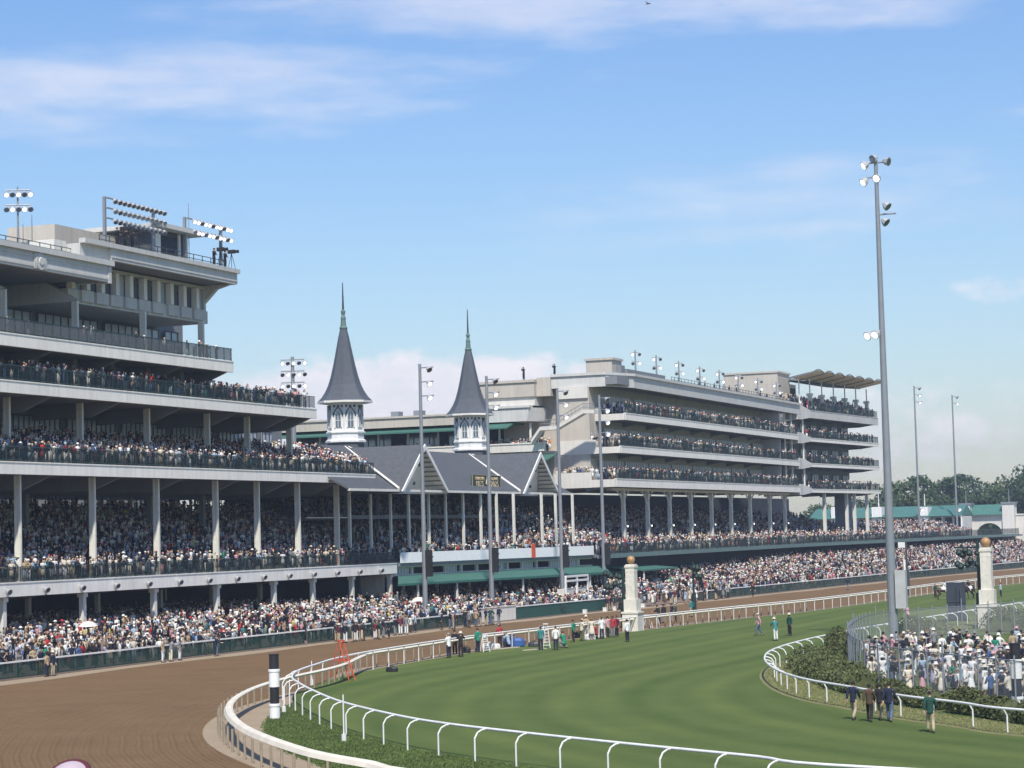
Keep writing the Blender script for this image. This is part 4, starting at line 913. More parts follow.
b = MB(); b.prism([(498.5, ze-.2), (498.5, ze+.05), (506.5, zr_), (514, ze+.05), (514, ze-.2)], 'x', X0_-.5, X1_); b.build('roof', TEALROOF, PV)
for k in range(4):
    xm = X0_+(X1_-X0_)*(k+.55)/4.2; b = MB()
    b.add([(xm-5, 496, ze-.1), (xm+5, 496, ze-.1), (xm+2, 500, zr_-.9), (xm-2, 500, zr_-.9), (xm-5, 500, ze-.1), (xm+5, 500, ze-.1)], [(0, 1, 2, 3), (0, 3, 4), (1, 5, 2), (0, 4, 5, 1), (3, 2, 5, 4)]); b.build('porch_roof', TEALROOF, PV)
for px_ in (838.5, 879, 925):
    x_ = yx(px_, 512, 499)[0]; b = MB(); b.box(x_-1.15, x_+1.15, 496.5, 501, ze-1.4, yx(px_, 507, 499)[2]); b.tube((x_, 499, zr_), (x_, 499, yx(px_, 494, 499)[2]), .12, .08, 6); b.build('chimney', WHITE, PV)
for k in range(16):
    x_ = X0_+(X1_-X0_)*(k+.5)/16; b = MB(); b.box(x_-.8, x_+.8, 500.9, 501, ze-2.6, ze-.5); b.build('window', DARKIN, PV)
    if k % 2: b = MB(); b.box(x_+1.0, x_+1.25, 498.8, 499.05, 3, ze-.1); b.build('post', WHITE, PV)
# ================================================================ trees
BARK = mat('bark', (.07, .055, .04), .9, var=.2)
LEAFS = [mat('foliage_a', (.05, .088, .033), .8, var=.5, scale=.25), mat('foliage_b', (.075, .115, .045), .8, var=.5, scale=.25), mat('foliage_c', (.038, .072, .034), .8, var=.5, scale=.25)]
def tree(loc, h, rad, label, m, nleaf=2600, thin=1.0):
    T = thing('tree', label, 'tree', loc, 'trees behind the far stands')
    rr = random.Random(int(loc[0]*13+loc[1])); b = MB(); top = Vector(loc)+Vector((0, 0, h*.62)); b.tube(loc, top, h*.022, h*.008, 8)
    cs = []
    for k in range(9):
        a_ = rr.uniform(0, 6.28); z = rr.uniform(.32, .72)*h; e = Vector(loc)+Vector((math.cos(a_)*rad*rr.uniform(.35, .8), math.sin(a_)*rad*rr.uniform(.35, .8), z+h*rr.uniform(.06, .2)))
        b.tube(Vector(loc)+Vector((0, 0, z*.75)), e, h*.009, h*.003, 5); cs.append(e)
    b.build('trunk', BARK, T)
    cl = []
    for k in range(34):
        a_ = rr.uniform(0, 6.28); q = rr.random()**.6; z = rr.uniform(.3, 1.0); f_ = math.sin(min(1, (z-.18)/.82)*math.pi)**.6
        cl.append((Vector(loc)+Vector((math.cos(a_)*rad*q*f_, math.sin(a_)*rad*q*f_, z*h*.93)), rr.uniform(.16, .34)*rad))
    r2 = np.random.default_rng(int(abs(loc[0])*7+h)); n = nleaf; ci = r2.integers(0, len(cl), n); cen = np.array([c[0] for c in cl])[ci]; rd = np.array([c[1] for c in cl])[ci]
    d = r2.normal(size=(n, 3)); d /= np.linalg.norm(d, axis=1)[:, None]; P_ = cen+d*(rd*r2.random(n)**.33*thin)[:, None]*np.array([1, 1, .75])
    u = r2.normal(size=(n, 3)); u /= np.linalg.norm(u, axis=1)[:, None]; v = np.cross(u, r2.normal(size=(n, 3))); v /= np.linalg.norm(v, axis=1)[:, None]
    s_ = r2.uniform(.25, .62, n)[:, None]; V = np.stack([P_-u*s_, P_+v*s_*.6, P_+u*s_, P_-v*s_*.6], 1).reshape(-1, 3)-np.array(loc)
    me = bpy.data.meshes.new('crown'); me.from_pydata(V.tolist(), [], [(4*i, 4*i+1, 4*i+2, 4*i+3) for i in range(n)]); me.materials.append(m)
    o = bpy.data.objects.new('crown', me); C.objects.link(o); o.parent = T
tl = [(822, 503, 640, 9, 0, 'bushy tree seen under the far wing, left of its first column'), (838, 500, 650, 9, 1, 'bushy tree seen under the far wing between two columns'), (856, 498, 655, 10, 2, 'tree seen under the far wing by its dark pier'),
      (872, 500, 640, 9, 0, 'tree just left of the tall infield light pole'), (899, 476, 560, 9, 1, 'airy pale tree right of the tall infield light pole, sky showing through'), (917, 474, 590, 8.5, 0, 'loose round tree behind the first distant light pole'),
      (888, 489, 650, 9, 2, 'low dark tree right behind the tall infield light pole'), (936, 480, 640, 10, 2, 'dark tree between the two distant light poles'), (952, 474, 620, 9, 0, 'tall tree behind the farthest light pole'), (966, 471, 640, 9, 2, 'dark pointed tree right of the farthest light pole'),
      (981, 481, 650, 10, 1, 'lower tree above the roof of the arched gate'), (996, 480, 660, 9, 0, 'dark tree above the arch opening'), (1009, 470, 590, 9, 1, 'tall pale green tree above the right pylon'), (1024, 466, 560, 10, 2, 'large dark tree at the right edge of the picture'), (1042, 470, 590, 10, 0, 'tree beyond the right edge pylon'),
      (928, 492, 680, 11, 0, 'low tree filling the gap behind the pavilion'), (962, 490, 690, 11, 1, 'low tree behind the left pylon'), (1003, 489, 680, 12, 2, 'low tree behind the right pylon'), (846, 505, 690, 12, 2, 'far low tree at the back under the wing'), (906, 495, 690, 11, 1, 'far low tree behind the teal roofs'), (985, 494, 560, 7, 2, 'dark tree seen through the arch')]
for (px_, py_, Y_, rad, k, lb) in tl:
    q_ = PY(px_, py_, Y_); tree((q_[0], Y_, 0), q_[2], rad*(1.0 if k != 1 else .9), lb, LEAFS[k], 3000 if k != 1 else 2200)
# ================================================================ striped furlong poles, pillars, lamps
BANDK = mat('black_paint', (.022, .022, .025), .5, var=.15); BANDW = mat('white_enamel', (.80, .80, .77), .45, var=.05)
def striped(loc, label):
    P = thing('striped_pole', label, 'marker pole', loc, 'black and white striped marker poles'); z = 0
    for (h_, m, r) in ((.78, BANDW, .27), (.84, BANDK, .235), (.9, BANDW, .27), (.76, BANDK, .245)):
        b = MB(); c = loc; b.lathe([(r, z+.0), (r, z+h_-.14), (r+.03, z+h_-.13), (r+.03, z+h_-.02), (r-.02, z+h_)] if m is BANDW else [(r, z), (r, z+h_-.05), (r+.02, z+h_-.04), (r+.02, z+h_)], c, 20)
        b.build('white_band' if m is BANDW else 'black_band', m, P, smooth=False); z += h_+.001
striped(G(275, 719), 'black and white striped pole on the grass bank in the left foreground')
striped(G(1018, 713), 'black and white striped pole at the right edge beside the fenced crowd')
def pillar(loc, H_, label, w):
    P = thing('ball_pillar', label, 'pillar', loc, 'white pillars topped with gold balls'); x, y, _ = loc
    b = MB(); b.box(x-w, x+w, y-w, y+w, 0, .26*H_); b.box(x-w-.08, x+w+.08, y-w-.08, y+w+.08, .24*H_, .26*H_+.03); b.build('plinth', BRICKW, P)
    b = MB(); b.box(x-w*.82, x+w*.82, y-w*.82, y+w*.82, .26*H_+.03, .43*H_); b.box(x-w*.6, x+w*.6, y-w*.6, y+w*.6, .43*H_, .46*H_); b.build('base', BRICKW, P)
    b = MB(); b.box(x-w*.58, x+w*.58, y-w*.58, y+w*.58, .46*H_, .86*H_); b.box(x-w*.6, x+w*.6, y-w*.6, y+w*.6, .80*H_, .815*H_); b.build('shaft', BRICKW, P)
    b = MB(); b.box(x-w*.66, x+w*.66, y-w*.66, y+w*.66, .86*H_, .89*H_); b.box(x-w*.55, x+w*.55, y-w*.55, y+w*.55, .89*H_, .905*H_); b.build('capital', BRICKW, P)
    b = MB(); r = .057*H_; b.lathe([(.02, .9*H_)]+[(r*math.sin(math.pi*k/10), .905*H_+r-r*math.cos(math.pi*k/10)) for k in range(1, 10)]+[(.02, .905*H_+2*r)], (x, y, 0), 16); b.build('ball', GOLD, P, smooth=True)
pillar(G(633, 631), 6.7, 'white brick pillar with a gold ball beside the turf course among the red shirts', .74)
pillar(G(989, 628), 7.6, 'white brick pillar with a gold ball by the hedges at right', .78)
POSTG = mat('post_green', (.012, .034, .028), .5)
def lamp_cluster(loc, H_, label, arm, thick=.3, wh=False):
    P = thing('green_lamp_post', label, 'lamp post', loc); x, y, z = loc
    b = MB(); b.tube((x, y, z), (x, y, z+H_*.4), thick, thick*.9, 10); b.tube((x, y, z+H_*.4), (x, y, z+H_), thick*.45, thick*.4, 8); b.build('post', POSTG, P)
    b = MB(); b.tube((x, y, z+H_*.93), (x+arm[0], y+arm[1], z+H_*.93), .07, .07, 6); b.tube((x, y, z+H_*.72), (x+arm[0], y+arm[1], z+H_*.72), .07, .07, 6); b.build('arm', POSTG, P)
    for k in range(5):
        for zz in (.93, .78):
            f_ = (k+.6)/5.2; c = (x+arm[0]*f_+random.uniform(-.2, .2), y+arm[1]*f_, z+H_*zz-.05*k+random.uniform(-.35, .3))
            b = MB(); b.lathe([(.06, .16), (.22, .04), (.3, -.2), (.2, -.4), (.06, -.45)], c, 7); b.build('lantern', POSTG, P)
lamp_cluster(G(624.5, 628), 5.6, 'dark green lamp post with lanterns just left of the white pillar', (-2.3, .9), .35)
lamp_cluster(G(981, 627), 7.4, 'dark green lamp post with lanterns just left of the right-hand pillar', (-2.1, .8), .36)
lamp_cluster(G(694.5, 614), 5.6, 'dark lamp post with clustered lanterns on the turf edge right of the white pillar', (.9, -.4), .26)
q_ = G(908, 596); P = thing('sign_post', 'dark post with a small white sign right of the tall light pole', 'sign post', q_)
b = MB(); b.tube(q_, (q_[0], q_[1], 3.3), .34, .3, 8); b.tube((q_[0], q_[1], 3.3), (q_[0], q_[1], 6.9), .13, .1, 8); b.build('post', DARKSTEEL, P)
b = MB(); b.box(q_[0]-1.0, q_[0]-.14, q_[1]-.1, q_[1], 6.1, 6.8); b.box(q_[0]-.4, q_[0]-.15, q_[1]-.1, q_[1], 2.6, 4.6); b.build('sign_panel', WHITE, P)
# big dark screen back / speaker cabinet
q_ = G(957, 621); P = thing('screen_cabinet', 'tall dark grey video cabinet standing beside the inner turf rail', 'cabinet', q_)
b = MB(); b.cbox(q_, (.86, .45, 3.55), R(12)); b.build('case', mat('slate_blue_case', (.035, .045, .065), .5, var=.15), P)
b = MB()
for k in range(4): b.cbox((q_[0]-.6+k*.4, q_[1]-.13*k-.38, .3), (.03, .03, 3.0), R(12))
b.cbox((q_[0], q_[1]-.5, 1.75), (.8, .03, .08), R(12)); b.build('rib', DARKSTEEL, P)
b = MB(); b.cbox((q_[0], q_[1], -.0), (1.05, .75, .22), R(12)); b.build('foot', BLACK, P)
# ladders, chairs and kit
def ladder(loc, h, w, m, label, rz=0, cat='stepladder'):
    P = thing('stepladder', label, cat, loc); P.rotation_euler = (0, 0, rz)
    for s in (-1, 1):
        b = MB(); b.tube((-.28, s*w, 0), (-.17, 0, h), .035, .03, 5); b.tube((.28, s*w, 0), (.17, 0, h), .035, .03, 5)
        o_ = b.build('side_frame', m, None); o_.parent = P
    b = MB()
    for k in range(1, 8):
        f_ = k/8; b.box(-.28+.11*f_, .28-.11*f_, -w*(1-f_)-.05, -w*(1-f_)+.05, h*f_-.02, h*f_+.02)
    b.box(-.2, .2, -.16, .16, h-.03, h+.03); o_ = b.build('steps', m, None); o_.parent = P
    b = MB(); b.box(-.24, -.2, -w*.45, w*.45, h*.5, h*.53); b.box(.2, .24, -w*.45, w*.45, h*.5, h*.53); o_ = b.build('brace', m, None); o_.parent = P
ladder(G(342, 680.5), 2.55, .95, RED, 'tall red stepladder on the turf beside the rail at left', R(70))
ladder(G(546, 648), 1.9, .35, WHITE, 'white stepladder among the photographers by the blue bag', R(30))
ladder(G(602, 638), 1.6, .4, WHITE, 'white stepladder between the green jackets and the red shirts', R(20))
ladder(G(485, 652), 1.3, .3, WHITE, 'low white stepladder behind the man in green by the rail', R(50))
def white_table(loc, label):
    P = thing('folding_table', label, 'table', loc, 'white folding tables by the pillar'); x, y, z = loc
    b = MB(); b.box(x-.7, x+.7, y-.35, y+.35, .92, .98); b.build('tabletop', WHITE, P)
    for sx in (-.6, .6):
        for sy in (-.28, .28): b = MB(); b.tube((x+sx*1.1, y+sy, 0), (x+sx*.8, y+sy, .92), .03, .03, 5); b.build('leg', WHITE, P)
white_table(G(645, 628), 'white folding table touching the foot of the pillar'); white_table(G(652, 625), 'white folding table second from the foot of the pillar')
def bag(loc, s_, m, label, cat='bag', nm='kit_bag'):
    b = MB(); x, y, z = loc; l_, w_, h_ = s_
    b.lathe([(.9, 0), (1.0, .15), (1.0, .7), (.85, .95), (.3, 1.0)], (0, 0, 0), 10); b.v = [(x+a*l_/2, y+c*w_/2, z+d*h_) for a, c, d in b.v]
    b.path([(x-l_*.2, y, z+h_*.95), (x-l_*.1, y, z+h_*1.2), (x+l_*.1, y, z+h_*1.2), (x+l_*.2, y, z+h_*.95)], .03, 5)
    o_ = b.build(nm, m, origin=loc); o_.rotation_euler = (0, 0, 0); tag(o_, label, cat); return o_
bag(G(466, 653), (.8, .5, .45), BLACK, 'black kit bag on the grass right of the man in black')
bag(G(514, 647), (1.9, .9, .75), BLUE, 'large blue covered case beside the crouching photographer')
bag(G(296, 705), (.01, .01, .01), BLACK, 'x') if False else None
bag(G(392, 672), (.9, .5, .35), BLACK, 'black bag lying on the turf near the rail, right of the red ladder')
bag(G(578, 638), (.8, .6, .5), BLACK, 'black kit bag at the feet of the man in green')
bag(G(534, 647), (1.0, .6, .4), DARKSTEEL, 'dark grey kit bag left of the white stepladder')
bag(G(491, 649), (1.6, .8, .45), WHITE, 'white bundle on the ground by the rail left of the red vest')
bag(G(590, 640), (1.0, .6, .5), WHITE, 'white bag on the turf between the two green jackets')
for i, (px_, py_, l_) in enumerate(((505, 649, 3.5), (535, 650, 2.8))):
    q_ = G(px_, py_); b = MB(); b.cbox((q_[0], q_[1], .02), (.16, l_/2, .07), R(-15)); tag(b.build('board', mat('plank_pale', (.5, .45, .33), .8), origin=q_), ['pale plank on the grass below the red vest', 'pale plank on the grass below the white stepladder'][i], 'plank')
# rail markers: thin white distance stakes on the bank
for i, (px_, py_, h_) in enumerate(((312, 685, 1.5), (284, 713, 1.4), (344, 742, 2.1), (332, 671, .6))):
    q_ = G(px_, py_); b = MB(); b.tube(q_, (q_[0], q_[1], h_), .035, .03, 6); b.tube(q_, (q_[0], q_[1], .35), .11, .11, 8)
    if i < 3: tag(b.build('rail_stake', WHITE, origin=q_), ['thin white stake between the two rails, left of the red ladder', 'thin white stake just right of the striped pole', 'thin white stake on the grass bank in front of the gooseneck rail'][i], 'stake', 'thin white stakes')
# white frame and stand on the apron beyond the canopy
q_ = PX(574, 606, -90.5); P = thing('viewing_frame', 'white open frame rising above the crowd left of the pillar', 'frame', (-90.5, q_[1], .6))
ya, yb = PX(566, 590, -90.5)[1], PX(588, 590, -90.5)[1]; zt_ = PX(575, 576, -90.5)[2]
b = MB()
for y in (ya, (ya+yb)/2, yb): b.box(-90.6, -90.4, y-.12, y+.12, .6, zt_)
for z in (zt_, (zt_+2.4)/2+.3): b.box(-90.62, -90.38, ya, yb, z-.12, z+.12)
b.build('frame', WHITE, P)
b = MB(); b.box(-91.6, -90.7, ya, yb, .6, 2.6); b.build('stand', CREAM, P)
q_ = PX(666, 600, -93); b = MB(); ya, yb = PX(656, 590, -93)[1], PX(676, 590, -93)[1]; zt_ = PX(665, 577, -93)[2]
kb = thing('kiosk', 'small cream kiosk with a sloping roof in the crowd right of the pillar', 'kiosk', (-93, ya, .8))
b.prism([(ya, .8), (yb, .8), (yb, zt_-.9), (ya+1, zt_), (ya, zt_-.3)], 'x', -95.5, -93); b.build('wall', CREAM, kb)
b = MB(); b.box(-92.98, -92.9, ya+2.2, ya+4.0, 2.3, 3.2); b.build('window', DARKIN, kb)
# umbrellas in the crowd
def umbrella(px_, py_, X, m, label, r=.75):
    q_ = PX(px_, py_, X); x, y, z = q_; P = thing('umbrella', label, 'umbrella', (x, y, z-2)); b = MB()
    b.lathe([(r, -.42), (r*.8, -.22), (r*.45, -.06), (.03, 0)], q_, 10); b.build('cover', m, P); b = MB(); b.tube((x, y, z-1.4), q_, .02, .02, 5); b.build('shaft', DARKSTEEL, P)
umbrella(88, 621, -96, WHITE, 'white umbrella held in the shaded apron crowd near the second column'); umbrella(686, 582, -92, WHITE, 'wide white umbrella above the crowd right of the pillar', 1.5)
umbrella(419, 597, -95, FASCIA, 'pale umbrella under the near end of the green canopy', .8)
# ================================================================ chain link enclosure
path_px = [(1075, 724), (1000, 712), (940, 703), (890, 694), (864, 686), (850, 674), (851, 663), (862, 653), (880, 647), (920, 642), (965, 638), (1050, 630)]
FP = [Vector(G(a_, c_)) for a_, c_ in path_px]; FPs = [Vector(p) for p in smoothpts(FP, 4)]; FPs = [Vector((p.x, p.y, 0)) for p in FPs]
P = thing('chain_link_fence', 'tall galvanised chain link fence curving round the infield crowd', 'fence', tuple(FPs[0]))
b = MB()
for p_, q__ in zip(FPs[:-1], FPs[1:]): b.quad((p_.x, p_.y, .05), (q__.x, q__.y, .05), (q__.x, q__.y, 2.5), (p_.x, p_.y, 2.5))
b.build('wire_mesh', WIRE, P)
b = MB(); b.path([p+Vector((0, 0, 2.5)) for p in FPs], .03, 5); b.build('top_rail', STEEL, P)
for i, p in enumerate(resample(FPs, 1.9)[:98]):
    b = MB(); h_ = 2.75 if i % 7 else 3.1; b.tube(p, p+Vector((0, 0, h_)), .045, .045, 6); b.build('post', STEEL, P)
# ================================================================ hedges
HEDGE = [mat('hedge_leaf_a', (.085, .100, .036), .85, var=.45, scale=1.2), mat('hedge_leaf_b', (.105, .125, .045), .85, var=.4, scale=1.2)]
def hedge(px_pts, w_, h_, label, m=0, dens=1500):
    pts = resample(smoothpts([G(*p) for p in px_pts], 5), .5); o0 = pts[len(pts)//2]; r2 = np.random.default_rng(int(abs(o0.x*31+o0.y)))
    P = thing('hedge', label, 'hedge', tuple(o0), 'hedges inside the turf rail')
    n = int(len(pts)*dens/6); ii = r2.integers(0, len(pts), n); c = np.array([tuple(p) for p in pts])[ii]
    lump = 1+.18*np.sin(ii*.9)+.12*np.sin(ii*.37+1)
    a_ = r2.uniform(0, math.pi, n); rad = r2.uniform(.82, 1.05, n)*lump
    Tn = np.array([tuple((pts[min(i+1, len(pts)-1)]-pts[max(i-1, 0)]).normalized()) for i in range(len(pts))])[ii]; Nn = np.stack([-Tn[:, 1], Tn[:, 0], 0*Tn[:, 0]], 1)
    V0 = c+Nn*(np.cos(a_)*w_*rad)[:, None]+Tn*r2.uniform(-.4, .4, n)[:, None]; V0[:, 2] = np.sin(a_)**.7*h_*rad
    u = r2.normal(size=(n, 3)); u /= np.linalg.norm(u, axis=1)[:, None]; v = np.cross(u, r2.normal(size=(n, 3))); v /= np.linalg.norm(v, axis=1)[:, None]; s_ = r2.uniform(.04, .11, n)[:, None]
    V = np.stack([V0-u*s_, V0+v*s_*.7, V0+u*s_, V0-v*s_*.7], 1).reshape(-1, 3)-np.array(tuple(o0))
    me = bpy.data.meshes.new('foliage'); me.from_pydata(V.tolist(), [], [(4*i, 4*i+1, 4*i+2, 4*i+3) for i in range(n)]); me.materials.append(HEDGE[m])
    o = bpy.data.objects.new('foliage', me); C.objects.link(o); o.parent = P
    b = MB(); prof = [(-w_*.8, 0), (-w_*.72, h_*.6), (-w_*.3, h_*.85), (w_*.3, h_*.85), (w_*.72, h_*.6), (w_*.8, 0)]; vs = []
    for p, t_ in zip(pts, range(len(pts))):
        tt = (pts[min(t_+1, len(pts)-1)]-pts[max(t_-1, 0)]).normalized(); nn_ = Vector((-tt.y, tt.x, 0)); vs += [p+nn_*d_+Vector((0, 0, z_)) for d_, z_ in prof]
    m_ = len(prof); b.add(vs, [(i*m_+k, i*m_+k+1, (i+1)*m_+k+1, (i+1)*m_+k) for i in range(len(pts)-1) for k in range(m_-1)]+[tuple(range(m_)), tuple(range((len(pts)-1)*m_, len(pts)*m_))]); b.build('core', HEDGE[0], P)
hedge([(812, 668), (822, 677), (846, 687), (868, 692)], 1.35, 1.15, 'broad rounded hedge inside the bend of the inner turf rail', 1)
hedge([(838, 652), (843, 660), (845, 666)], .8, 1.4, 'dark hedge against the corner of the chain link fence', 0)
hedge([(885, 700), (915, 705), (950, 709)], .65, .85, 'low hedge between the white rail and the chain link fence, behind the walkers', 0)
hedge([(960, 711), (990, 716), (1040, 724)], .65, .9, 'low hedge behind the rail at the right edge below the striped pole', 0)
hedge([(905, 636), (945, 634)], 1.2, 1.2, 'hedge behind the tall light pole on the far side of the enclosure', 0)
hedge([(1000, 631), (1050, 625)], 1.6, 1.5, 'hedge at the right edge behind the gold ball pillar', 0)

# ================================================================ loose grass on the bank and verge
def grass(name, line, d0, d1, n, cols, hmin, hmax, label):
    pts = [p for p in resample(line, .4)]; xs_, yy_ = project(np.array([tuple(p) for p in pts])); off = offset(pts, 1.0)
    ok = np.where((xs_ > -40) & (xs_ < 1070) & (yy_ > 0) & (yy_ < 840))[0]; r2 = np.random.default_rng(5+n); ii = r2.choice(ok, n)
    P_ = np.array([tuple(p) for p in pts])[ii]; Nn = np.array([tuple(p) for p in off])[ii]-P_; u = r2.uniform(d0, d1, n)[:, None]; c = P_+Nn*u+np.c_[r2.uniform(-.3, .3, (n, 2)), np.zeros(n)]; c[:, 2] = .01
    poly = np.array([(p[0], p[1]) for p in turf_out]+[(p[0], p[1]) for p in turf_in[::-1]]); inside = np.zeros(n, bool); j = len(poly)-1
    for i in range(len(poly)):
        xi, yi = poly[i]; xj, yj = poly[j]; cr = ((yi > c[:, 1]) != (yj > c[:, 1])) & (c[:, 0] < (xj-xi)*(c[:, 1]-yi)/(yj-yi+1e-12)+xi); inside ^= cr; j = i
    c = c[~inside]; n = len(c)
    a_ = r2.uniform(0, 6.28, n); w_ = r2.uniform(.012, .034, n); h_ = r2.uniform(hmin, hmax, n); t = np.c_[np.cos(a_), np.sin(a_), np.zeros(n)]*w_[:, None]; lean = np.c_[r2.normal(0, .04, (n, 2)), h_]
    V = np.stack([c-t, c+t, c+lean], 1).reshape(-1, 3); o0 = c[0].copy(); V = V-o0
    me = bpy.data.meshes.new(name); me.vertices.add(3*n); me.vertices.foreach_set('co', V.astype(np.float32).ravel()); me.loops.add(3*n); me.loops.foreach_set('vertex_index', np.arange(3*n, dtype=np.int32)); me.polygons.add(n); me.polygons.foreach_set('loop_start', (np.arange(n)*3).astype(np.int32)); me.update(calc_edges=True)
    for m in cols: me.materials.append(m)
    me.polygons.foreach_set('material_index', r2.integers(0, len(cols), n).astype(np.int32))
    o = bpy.data.objects.new(name, me); C.objects.link(o); o.location = tuple(o0); o['kind'] = 'stuff'; o['label'] = label; o['category'] = 'grass'
GC = [mat('blade_%d' % i, c, .9, var=.2, scale=.6) for i, c in enumerate(((.07, .115, .026), (.11, .16, .04), (.16, .20, .06), (.05, .09, .022)))]
grass('grass', [p for p in INNER_S if p[1] < 122], -9.0, -2.3, 260000, GC, .03, .10, 'rough green grass on the bank between the two foreground rails')
grass('grass', TIN_S, -2.6, .2, 120000, GC[1:3]+[mat('blade_dry', (.30, .27, .13), .9, var=.2)], .02, .07, 'worn yellowish grass under the inner turf rail')
# ================================================================ PEOPLE
def skin(J, E, Rd, sub=1, name='m'):
    "one continuous surface grown round connected joints"
    keys = list(J); me = bpy.data.meshes.new(name); me.from_pydata([J[k] for k in keys], [(keys.index(a_), keys.index(c_)) for a_, c_ in E], [])
    o = bpy.data.objects.new(name, me); C.objects.link(o); md_ = o.modifiers.new('s', 'SKIN')
    if not me.skin_vertices: me.skin_vertices.new()
    for i, k in enumerate(keys):
        r = Rd[k]; r = r if isinstance(r, tuple) else (r, r); me.skin_vertices[0].data[i].radius = r; me.skin_vertices[0].data[i].use_root = (i == 0)
    if sub: o.modifiers.new('d', 'SUBSURF').levels = sub
    dg = bpy.context.evaluated_depsgraph_get(); ev = o.evaluated_get(dg); out = bpy.data.meshes.new_from_object(ev); out.name = name
    out.polygons.foreach_set('use_smooth', [True]*len(out.polygons))
    bpy.data.objects.remove(o); bpy.data.meshes.remove(me); return out
def mesh_of(b, name):
    me = bpy.data.meshes.new(name); me.from_pydata(b.v, [], b.f); me.validate(); me.polygons.foreach_set('use_smooth', [True]*len(me.polygons)); return me
def pose(kind):
    J = dict(pel=(0, 0, .96), sp=(0, 0, 1.14), ch=(0, 0, 1.33), nk=(0, 0, 1.49), h0=(0, .02, 1.56), h1=(0, .03, 1.645), h2=(0, .015, 1.715), nose=(0, .135, 1.63))
    for s, n in ((-1, 'l'), (1, 'r')):
        J['hip'+n] = (s*.09, 0, .88); J['kn'+n] = (s*.1, .02, .49); J['an'+n] = (s*.1, -.02, .08); J['to'+n] = (s*.11, .15, .035)
        J['sh'+n] = (s*.185, 0, 1.425); J['el'+n] = (s*.235, -.02, 1.15); J['wr'+n] = (s*.245, .05, .91)
    if kind == 'walk':
        J['knl'] = (-.1, .2, .5); J['anl'] = (-.1, .22, .09); J['tol'] = (-.1, .38, .05); J['knr'] = (.1, -.02, .49); J['anr'] = (.1, -.34, .14); J['tor'] = (.1, -.2, .035)
        J['ell'] = (-.24, -.12, 1.16); J['wrl'] = (-.24, -.14, .92); J['elr'] = (.24, .08, 1.15); J['wrr'] = (.23, .24, .97)
    if kind == 'phone': J['elr'] = (.24, .16, 1.22); J['wrr'] = (.1, .3, 1.5); J['ell'] = (-.25, .05, 1.17); J['wrl'] = (-.15, .24, 1.1)
    if kind == 'binoc': J['elr'] = (.27, .15, 1.27); J['wrr'] = (.07, .2, 1.62); J['ell'] = (-.27, .15, 1.27); J['wrl'] = (-.07, .2, 1.62)
    if kind == 'front': J['elr'] = (.26, .02, 1.16); J['wrr'] = (.08, .24, 1.12); J['ell'] = (-.26, .02, 1.16); J['wrl'] = (-.08, .24, 1.12)
    if kind == 'hip': J['elr'] = (.38, -.06, 1.2); J['wrr'] = (.2, .03, 1.0)
    if kind == 'lean':
        for k in ('sp', 'ch', 'nk', 'h0', 'h1', 'h2', 'nose', 'shl', 'shr'):
            x, y, z = J[k]; d = z-.96; J[k] = (x, y+d*.28, .96+d*.96)
        J['ell'] = (-.26, .3, 1.14); J['wrl'] = (-.2, .5, 1.12); J['elr'] = (.26, .3, 1.14); J['wrr'] = (.2, .5, 1.12)
    if kind == 'crouch':
        for k in ('pel', 'sp', 'ch', 'nk', 'h0', 'h1', 'h2', 'nose', 'shl', 'shr', 'hipl', 'hipr', 'ell', 'elr', 'wrl', 'wrr'):
            x, y, z = J[k]; J[k] = (x, y+max(0, z-.96)*.3, z-.5)
        J['knl'] = (-.15, .35, .45); J['knr'] = (.15, .3, .2); J['anr'] = (.12, -.15, .12); J['tor'] = (.12, -.02, .035); J['anl'] = (-.14, .18, .08); J['tol'] = (-.14, .33, .035)
        J['ell'] = (-.25, .25, .75); J['wrl'] = (-.07, .42, 1.05); J['elr'] = (.25, .25, .75); J['wrr'] = (.07, .42, 1.05)
    if kind == 'ride':
        for k in J:
            x, y, z = J[k]
            if z > .8: J[k] = (x, y+max(0, z-.96)*.15, z-.2)
        J['knl'] = (-.34, .28, .62); J['knr'] = (.34, .28, .62); J['anl'] = (-.36, .1, .25); J['anr'] = (.36, .1, .25); J['tol'] = (-.36, .25, .22); J['tor'] = (.36, .25, .22)
        J['wrl'] = (-.1, .4, .85); J['wrr'] = (.1, .4, .85); J['ell'] = (-.26, .15, .98); J['elr'] = (.26, .15, .98)
    return J
PROTO = {}
